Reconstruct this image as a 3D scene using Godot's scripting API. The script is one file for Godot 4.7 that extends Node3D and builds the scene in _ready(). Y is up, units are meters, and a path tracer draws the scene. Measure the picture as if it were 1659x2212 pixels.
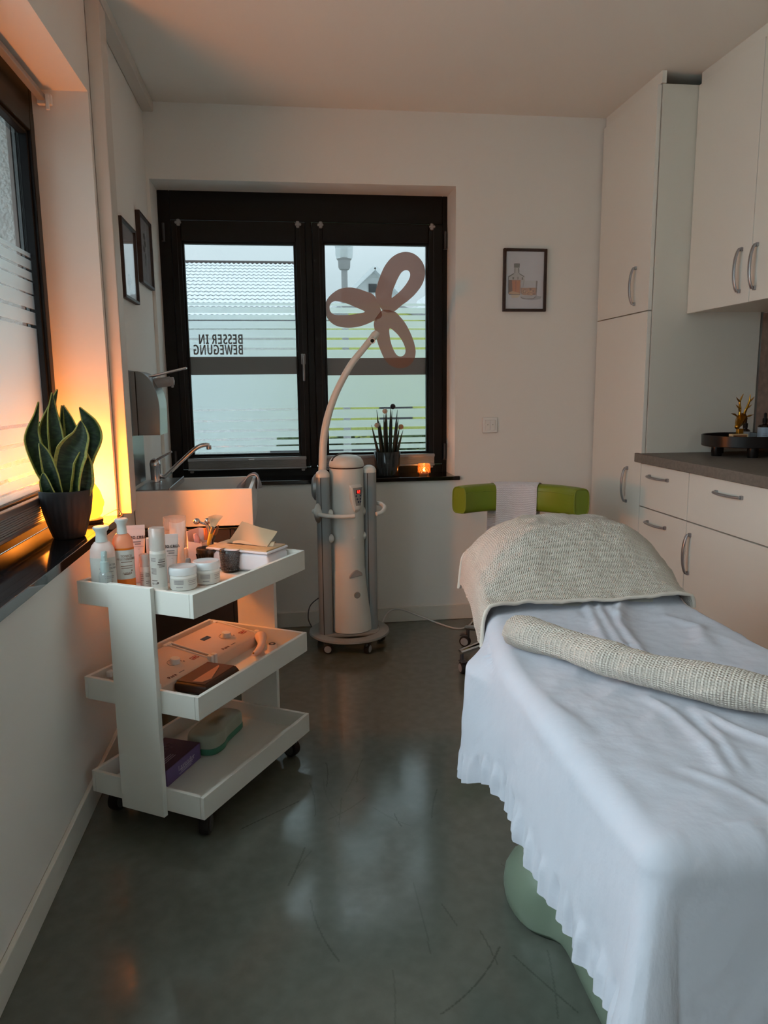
extends Node3D
# A small beauty treatment room: camera, sky and exposure first, then the setting, then the objects. Units are metres, the back wall is z = 0.

class MB:   # collects triangles of one mesh; every vertex carries its outward normal, and triangles are wound from it
	var v := PackedVector3Array()
	var n := PackedVector3Array()
	var uv := PackedVector2Array()
	var idx := PackedInt32Array()
	func vert(p: Vector3, nn: Vector3, t := Vector2.ZERO) -> int:
		v.append(p); n.append(nn); uv.append(t)
		return v.size() - 1
	func tri(a: int, b: int, c: int) -> void:
		var g := (v[b] - v[a]).cross(v[c] - v[a])
		if g.length_squared() < 1e-18: return
		if g.dot(n[a] + n[b] + n[c]) > 0.0: idx.append_array([a, c, b])
		else: idx.append_array([a, b, c])
	func quad(a: int, b: int, c: int, d: int) -> void:
		tri(a, b, c); tri(a, c, d)
	func face(pts: Array, nn: Vector3) -> void:
		var ids := []
		for i in pts.size(): ids.append(vert(pts[i], nn, Vector2(i % 2, i / 2)))
		for i in range(1, pts.size() - 1): tri(ids[0], ids[i], ids[i + 1])
	func quad_uv(a: Vector3, b: Vector3, c: Vector3, d: Vector3, nn: Vector3) -> void:   # a lower left, b lower right, c upper right, d upper left
		quad(vert(a, nn, Vector2(0, 1)), vert(b, nn, Vector2(1, 1)), vert(c, nn, Vector2(1, 0)), vert(d, nn, Vector2(0, 0)))
	func box(c: Vector3, s: Vector3, bev := 0.0, B := Basis()) -> void:
		var h := s * 0.5
		var b := minf(bev, minf(h.x, minf(h.y, h.z)) * 0.9)
		var ids := {}
		for sx in [-1, 1]:
			for sy in [-1, 1]:
				for sz in [-1, 1]:
					var k := Vector3(sx, sy, sz)
					for ax in 3:
						var p: Vector3 = (h - Vector3(b, b, b)) * k
						p[ax] = h[ax] * k[ax]
						var nn := Vector3.ZERO
						nn[ax] = k[ax]
						ids[[sx, sy, sz, ax]] = vert(c + B * p, B * nn)
		for ax in 3:
			var o: int = (ax + 1) % 3
			var w: int = (ax + 2) % 3
			for s1 in [-1, 1]:
				var q := []
				for e in [[-1, -1], [1, -1], [1, 1], [-1, 1]]:
					var k := [0, 0, 0]
					k[ax] = s1; k[o] = e[0]; k[w] = e[1]
					q.append(ids[[k[0], k[1], k[2], ax]])
				quad(q[0], q[1], q[2], q[3])
			if b <= 0.0: continue
			for s1 in [-1, 1]:
				for s2 in [-1, 1]:
					var k0 := [0, 0, 0]
					var k1 := [0, 0, 0]
					k0[ax] = -1; k1[ax] = 1
					k0[o] = s1; k1[o] = s1; k0[w] = s2; k1[w] = s2
					quad(ids[[k0[0], k0[1], k0[2], o]], ids[[k1[0], k1[1], k1[2], o]], ids[[k1[0], k1[1], k1[2], w]], ids[[k0[0], k0[1], k0[2], w]])
		if b > 0.0:
			for sx in [-1, 1]:
				for sy in [-1, 1]:
					for sz in [-1, 1]: tri(ids[[sx, sy, sz, 0]], ids[[sx, sy, sz, 1]], ids[[sx, sy, sz, 2]])
	func span(a: Vector3, b: Vector3, bev := 0.0) -> void:   # a box between two corners
		box((a + b) * 0.5, (b - a).abs(), bev)
	func lathe(prof: Array, seg := 32, T := Transform3D(), sx := 1.0, sz := 1.0) -> void:   # (radius, y) from the bottom up the outside (and down the inside)
		var m := prof.size()
		var ns := []
		for i in m - 1:
			var d: Vector2 = prof[i + 1] - prof[i]
			ns.append(Vector2(d.y, -d.x).normalized())
		for i in m - 1:
			var na: Vector2 = ns[i]
			var nb: Vector2 = ns[i]
			if i > 0 and ns[i - 1].dot(ns[i]) > 0.75: na = (ns[i - 1] + ns[i]).normalized()
			if i < m - 2 and ns[i + 1].dot(ns[i]) > 0.75: nb = (ns[i + 1] + ns[i]).normalized()
			var first := v.size()
			for j in seg + 1:
				var a := TAU * j / seg
				var c := sin(a)
				var s := cos(a)
				for e in 2:
					var q: Vector2 = prof[i + e]
					var nn: Vector2 = [na, nb][e]
					vert(T * Vector3(q.x * c * sx, q.y, q.x * s * sz), (T.basis * Vector3(nn.x * c / sx, nn.y, nn.x * s / sz)).normalized(), Vector2(float(j) / seg, float(i + e) / (m - 1)))
			for j in seg: quad(first + 2 * j, first + 2 * j + 2, first + 2 * j + 3, first + 2 * j + 1)
	func tube(pts: Array, r, seg := 12, caps := true, flat := 1.0) -> void:   # r: one radius or one for each point; flat squeezes the second axis
		var m := pts.size()
		var up := Vector3.UP
		var d0: Vector3 = (pts[1] - pts[0]).normalized()
		if absf(d0.dot(up)) > 0.95: up = Vector3.RIGHT
		var side := d0.cross(up).normalized()
		var first := v.size()
		var ends := []
		for i in m:
			var d: Vector3 = (pts[mini(i + 1, m - 1)] - pts[maxi(i - 1, 0)]).normalized()
			side = (side - d * side.dot(d)).normalized()
			var oth := d.cross(side)
			var rr: float = r[i] if r is Array else r
			if i == 0 or i == m - 1: ends.append([pts[i], -d if i == 0 else d, side, oth, rr])
			for j in seg + 1:
				var a := TAU * j / seg
				vert(pts[i] + (side * cos(a) + oth * sin(a) * flat) * rr, (side * cos(a) * flat + oth * sin(a)).normalized(), Vector2(float(j) / seg, float(i) / (m - 1)))
		for i in m - 1:
			for j in seg: quad(first + i * (seg + 1) + j, first + i * (seg + 1) + j + 1, first + (i + 1) * (seg + 1) + j + 1, first + (i + 1) * (seg + 1) + j)
		if not caps: return
		for e in ends:
			var c := vert(e[0] + e[1] * e[4] * 0.25, e[1])
			var ring := []
			for j in seg + 1:
				var o: Vector3 = e[2] * cos(TAU * j / seg) + e[3] * sin(TAU * j / seg) * flat
				ring.append(vert(e[0] + o * e[4], (e[1] + o * 0.8).normalized()))
			for j in seg: tri(c, ring[j], ring[j + 1])
	func prism(poly: Array, depth: float, T := Transform3D(), bev := 0.0) -> void:   # polygon in xy, extruded from z = 0 to depth
		var m := poly.size()
		var p := PackedVector2Array(poly)
		if Geometry2D.is_polygon_clockwise(p): p.reverse()
		var en := []
		for i in m:
			var d := p[(i + 1) % m] - p[i]
			en.append(Vector2(d.y, -d.x).normalized())
		var vn := []
		var inset := PackedVector2Array()
		for i in m:
			var a: Vector2 = en[(i + m - 1) % m]
			var b: Vector2 = en[i]
			var s := (a + b).normalized()
			vn.append(s)
			inset.append(p[i] - s * bev / maxf(0.4, s.dot(b)))
		for i in m:
			var j := (i + 1) % m
			var n0: Vector2 = vn[i] if en[(i + m - 1) % m].dot(en[i]) > 0.7 else en[i]
			var n1: Vector2 = vn[j] if en[j].dot(en[i]) > 0.7 else en[i]
			var a0 := T.basis * Vector3(n0.x, n0.y, 0)
			var a1 := T.basis * Vector3(n1.x, n1.y, 0)
			var ba := vert(T * Vector3(p[i].x, p[i].y, bev), a0)
			var bb := vert(T * Vector3(p[j].x, p[j].y, bev), a1)
			var bc := vert(T * Vector3(p[j].x, p[j].y, depth - bev), a1)
			var bd := vert(T * Vector3(p[i].x, p[i].y, depth - bev), a0)
			quad(ba, bb, bc, bd)
			if bev > 0.0:
				for e in 2:
					var z := depth if e else 0.0
					var zn := T.basis * Vector3(0, 0, 1 if e else -1)
					var i0 := vert(T * Vector3(inset[i].x, inset[i].y, z), zn)
					var i1 := vert(T * Vector3(inset[j].x, inset[j].y, z), zn)
					quad([ba, bd][e], [bb, bc][e], i1, i0)
		var cap := inset if bev > 0.0 else p
		var t := Geometry2D.triangulate_polygon(cap)
		for e in 2:
			var ids := []
			for q in cap: ids.append(vert(T * Vector3(q.x, q.y, depth if e else 0.0), T.basis * Vector3(0, 0, 1 if e else -1), q))
			for i in range(0, t.size(), 3): tri(ids[t[i]], ids[t[i + 1]], ids[t[i + 2]])
	func grid(nu: int, nv: int, fn: Callable, wrap_u := false, flip := false, uvs := Vector2.ONE) -> void:   # fn(i / nu, j / nv) gives a point
		var P := []
		for j in nv + 1:
			for i in nu + 1: P.append(fn.call(float(i) / nu, float(j) / nv))
		sheet(nu, nv, P, wrap_u, flip, uvs)
	func sheet(nu: int, nv: int, P: Array, wrap_u := false, flip := false, uvs := Vector2.ONE) -> void:
		var first := v.size()
		var w := nu + 1
		for j in nv + 1:
			for i in nu + 1:
				var i0 := i - 1
				var i1 := i + 1
				if wrap_u:
					i0 = (i - 1 + nu) % nu
					i1 = (i + 1) % nu
				else:
					i0 = maxi(i0, 0); i1 = mini(i1, nu)
				var du: Vector3 = P[j * w + i1] - P[j * w + i0]
				var dv: Vector3 = P[mini(j + 1, nv) * w + i] - P[maxi(j - 1, 0) * w + i]
				var nn := du.cross(dv).normalized()
				if nn.length_squared() < 0.5:
					dv = P[mini(j + 2, nv) * w + (i + nu / 4) % w] - P[maxi(j - 2, 0) * w + i]
					nn = du.cross(dv).normalized()
				vert(P[j * w + i], -nn if flip else nn, Vector2(float(i) / nu, float(j) / nv) * uvs)
		for j in nv:
			for i in nu: quad(first + j * w + i, first + j * w + i + 1, first + (j + 1) * w + i + 1, first + (j + 1) * w + i)
	func shell(nu: int, nv: int, fn: Callable, thick: float, flip := false, uvs := Vector2.ONE) -> void:   # a cloth with thickness: fn is its outer face
		var P := []
		for j in nv + 1:
			for i in nu + 1: P.append(fn.call(float(i) / nu, float(j) / nv))
		var first := v.size()
		sheet(nu, nv, P, false, flip, uvs)
		var Q := []
		for k in P.size(): Q.append(P[k] - n[first + k] * thick)
		sheet(nu, nv, Q, false, not flip, uvs)
		var w := nu + 1
		var second := first + P.size()
		var edge := []
		for i in nu: edge.append([i, i + 1])
		for j in nv: edge.append([j * w + nu, (j + 1) * w + nu])
		for i in nu: edge.append([nv * w + nu - i, nv * w + nu - i - 1])
		for j in nv: edge.append([(nv - j) * w, (nv - j - 1) * w])
		var mid: Vector3 = P[(nv / 2) * w + nu / 2]
		for e in edge:
			var a: Vector3 = v[first + e[0]]
			var b: Vector3 = v[first + e[1]]
			var nn: Vector3 = (b - a).cross(n[first + e[0]]).normalized()
			if nn.dot(a - mid) < 0: nn = -nn
			quad(vert(a, nn), vert(b, nn), vert(v[second + e[1]], nn), vert(v[second + e[0]], nn))
	func ball(c: Vector3, r: Vector3, nu := 20, nv := 12) -> void:
		var pr := []
		for i in nv + 1: pr.append(Vector2(sin(PI * i / nv), -cos(PI * i / nv)))
		lathe(pr, nu, Transform3D(Basis.from_scale(r), c))
	func text(s: String, height: float, T: Transform3D, bend := 0.0, depth := 0.0006, font := "Droid Sans") -> void:   # lettering; bend is the radius it is wrapped round
		var tm := TextMesh.new()
		var f := SystemFont.new()
		f.font_names = PackedStringArray([font])
		if font == "Droid Sans Bold":
			f.font_names = PackedStringArray(["Droid Sans"])
			f.font_weight = 700
		tm.font = f
		tm.text = s
		tm.font_size = 64
		tm.pixel_size = height / 46.0
		tm.depth = depth
		tm.curve_step = 4.0
		var ar := tm.get_mesh_arrays()
		if ar.is_empty() or ar[0] == null: return
		var vs: PackedVector3Array = ar[0]
		var nss: PackedVector3Array = ar[1]
		var ids: PackedInt32Array = ar[12] if ar[12] != null else PackedInt32Array(range(vs.size()))
		var first := v.size()
		for i in vs.size():
			var p := vs[i]
			var q := nss[i]
			if bend > 0.0:
				var a := p.x / bend
				p = Vector3((bend + p.z) * sin(a), p.y, (bend + p.z) * cos(a))
				q = q.rotated(Vector3.UP, a)
			vert(T * p, (T.basis * q).normalized())
		for i in range(0, ids.size(), 3): tri(first + ids[i], first + ids[i + 1], first + ids[i + 2])
	func mesh(m: Material) -> ArrayMesh:
		var a := []
		a.resize(Mesh.ARRAY_MAX)
		a[Mesh.ARRAY_VERTEX] = v
		a[Mesh.ARRAY_NORMAL] = n
		a[Mesh.ARRAY_TEX_UV] = uv
		a[Mesh.ARRAY_INDEX] = idx
		var r := ArrayMesh.new()
		r.add_surface_from_arrays(Mesh.PRIMITIVE_TRIANGLES, a)
		r.surface_set_material(0, m)
		return r

var M := {}
var taken := {}

func numbered(called: String) -> String:
	var k: int = taken.get(called, 0)
	taken[called] = k + 1
	return called if k == 0 else "%s_%03d" % [called, k]

func tag(o: Node, label: String, category := "", group := "", kind := "") -> void:
	if label: o.set_meta("label", label)
	if category: o.set_meta("category", category)
	if group: o.set_meta("group", group)
	if kind: o.set_meta("kind", kind)

func thing(called: String, label: String, category: String, at := Vector3.ZERO, turn := 0.0, group := "", kind := "") -> Node3D:
	var o := Node3D.new()
	o.name = numbered(called)
	add_child(o)
	o.position = at
	o.rotation.y = turn
	tag(o, label, category, group, kind)
	return o

func part(parent: Node, called: String, mb: MB, m: Material, label := "", kind := "") -> MeshInstance3D:
	var o := MeshInstance3D.new()
	o.name = called
	o.mesh = mb.mesh(m)
	parent.add_child(o, true)
	tag(o, label, "", "", kind)
	return o

func wpart(parent: Node3D, called: String, mb: MB, m: Material, label := "") -> MeshInstance3D:   # the mesh was written in room coordinates
	var base: Vector3 = parent.position
	if parent.get_parent() != self: base = parent.get_parent().position + parent.position
	for i in mb.v.size(): mb.v[i] -= base
	return part(parent, called, mb, m, label)

func solo(called: String, mb: MB, m: Material, label: String, category: String, group := "", at := Vector3.ZERO, turn := 0.0, kind := "") -> MeshInstance3D:
	var o := MeshInstance3D.new()
	o.name = numbered(called)
	o.mesh = mb.mesh(m)
	add_child(o)
	o.position = at
	o.rotation.y = turn
	tag(o, label, category, group, kind)
	return o

func copy(o: Node3D, at: Vector3, turn: float, label: String) -> Node3D:
	var base: String = str(o.name).rstrip("0123456789").trim_suffix("_")
	var c: Node3D = o.duplicate()
	c.name = numbered(base)
	add_child(c)
	c.position = at
	c.rotation.y = turn
	c.set_meta("label", label)
	return c

func mat(c: Color, rough := 0.6, metal := 0.0, spec := 0.5) -> StandardMaterial3D:
	var m := StandardMaterial3D.new()
	m.albedo_color = c
	m.roughness = rough
	m.metallic = metal
	m.metallic_specular = spec
	return m

func rgb(r: int, g: int, b: int) -> Color:
	return Color(r / 255.0, g / 255.0, b / 255.0)

func noise(freq: float, sd: int, ramp: Array, size := 256, type := FastNoiseLite.TYPE_SIMPLEX_SMOOTH, octaves := 4) -> NoiseTexture2D:
	var f := FastNoiseLite.new()
	f.noise_type = type
	f.frequency = freq
	f.seed = sd
	f.fractal_octaves = octaves
	var t := NoiseTexture2D.new()
	t.width = size
	t.height = size
	t.seamless = true
	t.noise = f
	if ramp:
		var g := Gradient.new()
		g.offsets = PackedFloat32Array()
		var offs := PackedFloat32Array()
		var cols := PackedColorArray()
		for e in ramp:
			offs.append(e[0]); cols.append(e[1])
		g.offsets = offs
		g.colors = cols
		t.color_ramp = g
	return t

func tri_planar(m: StandardMaterial3D, per_metre: float) -> StandardMaterial3D:
	m.uv1_triplanar = true
	m.uv1_world_triplanar = true
	m.uv1_scale = Vector3.ONE * per_metre
	return m

func bump(m: StandardMaterial3D, t: Texture2D, cm: float) -> StandardMaterial3D:
	m.heightmap_enabled = true
	m.heightmap_texture = t
	m.heightmap_scale = cm
	return m

func grey(v: float) -> Color:
	return Color(v, v, v)

func weave_image(n: int, fn: Callable) -> ImageTexture:
	var im := Image.create(n, n, false, Image.FORMAT_RGB8)
	for y in n:
		for x in n:
			var h: float = fn.call(float(x) / n, float(y) / n)
			im.set_pixel(x, y, Color(h, h, h))
	return ImageTexture.create_from_image(im)

func smooth(pts: Array, per := 8) -> Array:   # Catmull-Rom through the points
	var out := []
	for i in pts.size() - 1:
		var p0 = pts[maxi(i - 1, 0)]
		var p1 = pts[i]
		var p2 = pts[i + 1]
		var p3 = pts[mini(i + 2, pts.size() - 1)]
		for k in per: out.append(p1.cubic_interpolate(p2, p0, p3, float(k) / per))
	out.append(pts[-1])
	return out

func closed_smooth(pts: Array, per := 6) -> Array:
	var out := []
	var m := pts.size()
	for i in m:
		for k in per: out.append(pts[i].cubic_interpolate(pts[(i + 1) % m], pts[(i - 1 + m) % m], pts[(i + 2) % m], float(k) / per))
	return out

func resample(poly: Array, count: int) -> Array:   # evenly spaced points round a closed curve
	var len_ := [0.0]
	var m := poly.size()
	for i in m: len_.append(len_[-1] + poly[i].distance_to(poly[(i + 1) % m]))
	var out := []
	var k := 0
	for i in count:
		var want: float = len_[-1] * i / count
		while len_[k + 1] < want: k += 1
		var t: float = (want - len_[k]) / maxf(1e-6, len_[k + 1] - len_[k])
		out.append(poly[k].lerp(poly[(k + 1) % m], t))
	return out

func materials() -> void:
	var wall_grain := noise(0.09, 3, [[0.0, grey(0.35)], [1.0, grey(0.65)]], 256)
	M.wall = bump(tri_planar(mat(rgb(236, 232, 225), 0.75, 0, 0.35), 3.0), wall_grain, 0.02)
	M.ceiling = bump(tri_planar(mat(rgb(238, 233, 224), 0.85, 0, 0.3), 3.0), wall_grain, 0.02)
	M.trim = mat(rgb(222, 218, 208), 0.45)
	M.duct = mat(rgb(214, 206, 196), 0.5)
	M.black_frame = mat(rgb(13, 13, 16), 0.42, 0, 0.35)
	M.rubber = mat(rgb(14, 14, 15), 0.7)
	M.black = mat(rgb(18, 18, 19), 0.45)
	M.alu = mat(rgb(150, 150, 152), 0.38, 0.75)
	M.grey_plastic = mat(rgb(150, 150, 150), 0.5)
	M.dark_grey = mat(rgb(62, 63, 66), 0.55)
	M.chrome = mat(rgb(205, 206, 210), 0.08, 1.0)
	M.steel = mat(rgb(150, 150, 150), 0.28, 1.0)
	M.handle = mat(rgb(168, 168, 170), 0.35, 0.8)
	M.white = mat(rgb(232, 231, 227), 0.4)
	M.ceramic = mat(rgb(235, 232, 228), 0.22)
	M.front = mat(rgb(236, 233, 224), 0.28, 0, 0.5)
	M.carcass = mat(rgb(226, 222, 211), 0.4)
	M.trolley = mat(rgb(232, 230, 222), 0.42)
	M.dark_brown = mat(rgb(52, 42, 40), 0.5)
	M.worktop = tri_planar(mat(Color.WHITE, 0.5, 0, 0.4), 2.2)
	M.worktop.albedo_texture = noise(0.035, 8, [[0.0, rgb(112, 104, 97)], [0.5, rgb(120, 112, 104)], [1.0, rgb(127, 119, 111)]], 512, FastNoiseLite.TYPE_SIMPLEX, 5)
	M.splash = tri_planar(mat(Color.WHITE, 0.5, 0, 0.4), 2.2)
	M.splash.albedo_texture = noise(0.03, 9, [[0.0, rgb(108, 95, 88)], [1.0, rgb(134, 121, 112)]], 256, FastNoiseLite.TYPE_SIMPLEX, 5)
	M.granite = tri_planar(mat(Color.WHITE, 0.07, 0, 0.55), 5.0)
	M.granite.albedo_texture = noise(0.22, 12, [[0.0, rgb(10, 10, 11)], [0.55, rgb(19, 19, 21)], [0.75, rgb(30, 30, 33)], [1.0, rgb(64, 64, 68)]], 512, FastNoiseLite.TYPE_SIMPLEX, 3)
	# linoleum: fine marbling everywhere, scratches where the castors run
	M.floor = mat(Color.WHITE, 0.18, 0, 0.6)
	M.floor.albedo_texture = noise(0.02, 21, [[0.0, rgb(91, 94, 86)], [0.5, rgb(95, 98, 90)], [1.0, rgb(99, 102, 94)]], 512, FastNoiseLite.TYPE_SIMPLEX, 6)
	M.floor.roughness_texture = noise(0.035, 22, [[0.0, grey(0.6)], [0.5, grey(0.8)], [1.0, grey(1.0)]], 512, FastNoiseLite.TYPE_SIMPLEX, 6)
	tri_planar(M.floor, 1.4)
	M.floor.detail_enabled = true
	M.floor.detail_blend_mode = BaseMaterial3D.BLEND_MODE_MUL
	M.floor.detail_uv_layer = BaseMaterial3D.DETAIL_UV_2
	M.clear = glass(0.06, Color(0.9, 0.95, 0.95))
	M.pane = glass(0.04, Color(0.85, 0.95, 0.95))
	M.dimmed_pane = glass(0.60, Color(0.02, 0.025, 0.025))   # grey tint added to dim the outside view, on the panes in sight
	M.film = mat(Color(0.94, 0.965, 0.965, 0.0), 0.9)
	M.film.transparency = BaseMaterial3D.TRANSPARENCY_ALPHA
	M.film.refraction_enabled = true
	M.film.refraction_scale = 0.015
	M.sticker = mat(Color(0.36, 0.32, 0.31, 0.96), 0.6)
	M.sticker.transparency = BaseMaterial3D.TRANSPARENCY_ALPHA
	M.sticker.backlight_enabled = true
	M.sticker.backlight = Color(0.63, 0.605, 0.585)   # thin foil: little light comes through
	M.emblem = mat(Color(0.56, 0.43, 0.37, 0.95), 0.6)
	M.emblem.transparency = BaseMaterial3D.TRANSPARENCY_ALPHA
	M.emblem.backlight_enabled = true
	M.emblem.backlight = Color(0.49, 0.36, 0.32)
	M.green_leather = bump(tri_planar(mat(rgb(122, 138, 30), 0.42), 12.0), noise(0.2, 31, [], 256), 0.03)
	M.sage = mat(rgb(126, 140, 122), 0.33)
	M.upholstery = mat(rgb(196, 194, 186), 0.5)
	var sheet_grain := noise(0.018, 41, [], 512, FastNoiseLite.TYPE_SIMPLEX_SMOOTH, 5)
	M.sheet = bump(mat(rgb(200, 201, 211), 0.85, 0, 0.2), sheet_grain, 0.10)
	M.sheet.uv1_scale = Vector3(2.2, 2.2, 1)
	M.sheet.rim_enabled = true
	M.sheet.rim = 0.25
	var waffle := weave_image(64, func(x, y): return 0.5 + 0.25 * sin(TAU * 2 * (x + y)) * sin(TAU * 2 * (x - y)) + 0.25 * (absf(sin(TAU * (x * 2 + y))) - 0.5))
	M.towel = mat(rgb(216, 204, 192), 0.95, 0, 0.1)
	bump(M.towel, waffle, 0.6)
	M.towel.uv1_scale = Vector3(45, 45, 1)
	M.towel.rim_enabled = true
	M.towel.rim = 0.4
	M.towel_hem = mat(rgb(218, 206, 194), 0.95, 0, 0.1)
	var rib := weave_image(64, func(x, y): return 0.5 + 0.3 * sin(TAU * 4 * y) + 0.2 * sin(TAU * 4 * (x + y)))
	M.white_towel = mat(rgb(226, 224, 230), 0.95, 0, 0.1)
	bump(M.white_towel, rib, 0.25)
	M.white_towel.uv1_scale = Vector3(30, 30, 1)
	M.wood_frame = tri_planar(mat(Color.WHITE, 0.5), 6.0)
	M.wood_frame.albedo_texture = noise(0.05, 51, [[0.0, rgb(38, 24, 21)], [1.0, rgb(66, 42, 36)]], 128)
	M.paper = mat(rgb(206, 203, 208), 0.9)
	M.print_grey = mat(rgb(120, 120, 126), 0.9)
	M.ink = mat(rgb(40, 36, 38), 0.8)
	M.ink_soft = mat(rgb(128, 122, 120), 0.8)
	M.pot = mat(rgb(44, 43, 46), 0.5)
	M.soil = mat(rgb(36, 26, 20), 0.95)
	M.steam_white = mat(rgb(212, 214, 208), 0.32)
	M.steam_grey = mat(rgb(146, 154, 156), 0.35, 0.35)
	M.steam_base = mat(rgb(142, 145, 142), 0.45)
	M.gold = mat(rgb(190, 140, 50), 0.2, 1.0)
	M.amber = mat(rgb(28, 14, 8), 0.15)
	M.cable = mat(rgb(205, 203, 198), 0.5)
	M.stucco = bump(tri_planar(mat(rgb(240, 242, 240), 0.9, 0, 0.2), 3.0), noise(0.06, 61, [], 256, FastNoiseLite.TYPE_SIMPLEX, 5), 0.6)
	M.tile = mat(rgb(222, 226, 228), 0.5)
	M.lime = mat(rgb(186, 194, 104), 0.8)
	M.facade = mat(rgb(222, 224, 224), 0.85)

func glass(alpha: float, c: Color) -> StandardMaterial3D:
	var m := mat(Color(c.r, c.g, c.b, alpha), 0.0)
	m.transparency = BaseMaterial3D.TRANSPARENCY_ALPHA
	return m

func solid_glass(c: Color, rough := 0.0, alpha := 0.0) -> StandardMaterial3D:
	var m := mat(Color(c.r, c.g, c.b, alpha), rough)
	m.transparency = BaseMaterial3D.TRANSPARENCY_ALPHA
	m.refraction_enabled = true
	m.refraction_scale = 0.05
	return m

func overcast() -> ImageTexture:   # bright cloud cover: three times as bright overhead as at the horizon, in soft banks
	var f := FastNoiseLite.new()
	f.seed = 5
	f.frequency = 1.6
	f.fractal_octaves = 4
	var im := Image.create(512, 256, false, Image.FORMAT_RGBF)
	for y in 256:
		var el := PI * (0.5 - (y + 0.5) / 256.0)
		var l := (1.0 + 2.0 * maxf(0.0, sin(el))) * 0.62
		for x in 512:
			var az := TAU * x / 512.0
			var k := f.get_noise_3d(cos(az) * cos(el), sin(el) * 2.5, sin(az) * cos(el))
			var b := l * (1.0 + 0.22 * k)
			im.set_pixel(x, y, Color(b * (0.79 + 0.05 * k), b * 0.985, b * 1.06))
	return ImageTexture.create_from_image(im)

func structure(called: String, mb: MB, m: Material, label: String) -> MeshInstance3D:
	return solo(called, mb, m, label, "", "", Vector3.ZERO, 0.0, "structure")

const FILM := [[1.775, 1.761], [1.751, 1.721], [1.711, 1.685], [1.678, 1.638], [1.632, 1.588], [1.576, 1.534], [1.522, 1.201], [1.190, 1.141], [1.129, 1.087], [1.072, 1.038], [1.025, 0.997], [0.988, 0.963], [0.952, 0.940]]

func _ready() -> void:
	var cam := Camera3D.new()
	cam.name = "camera"
	cam.position = Vector3(0, 1.3, 4.0353)
	cam.rotation = Vector3(-0.1629, -0.12887, -0.0104)
	cam.fov = 68.922
	cam.near = 0.05
	cam.far = 400.0
	add_child(cam)
	cam.current = true
	var we := WorldEnvironment.new()
	we.name = "sky"
	var env := Environment.new()
	var sky := Sky.new()
	var pan := PanoramaSkyMaterial.new()
	pan.panorama = overcast()
	sky.sky_material = pan
	env.background_mode = Environment.BG_SKY
	env.sky = sky
	env.background_energy_multiplier = 3.5
	env.tonemap_mode = Environment.TONE_MAPPER_LINEAR
	env.tonemap_exposure = 1.85
	env.sdfgi_enabled = true
	env.ssao_enabled = true
	env.ssil_enabled = true
	we.environment = env
	add_child(we)
	materials()
	room()
	windows()
	outside()
	cupboards()
	bed()
	stool()
	steamer()
	trolley()
	wash_corner()
	pictures()
	left_sill()
	back_sill()
	tray_things()

func lamp(parent: Node3D, called: String, at: Vector3, c: Color, energy: float, size: float) -> void:
	var l := OmniLight3D.new()
	l.name = called
	l.light_color = c
	l.light_energy = energy
	l.light_size = size
	l.omni_range = 12.0
	l.omni_attenuation = 2.0
	l.shadow_enabled = true
	parent.add_child(l)
	l.position = at

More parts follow.
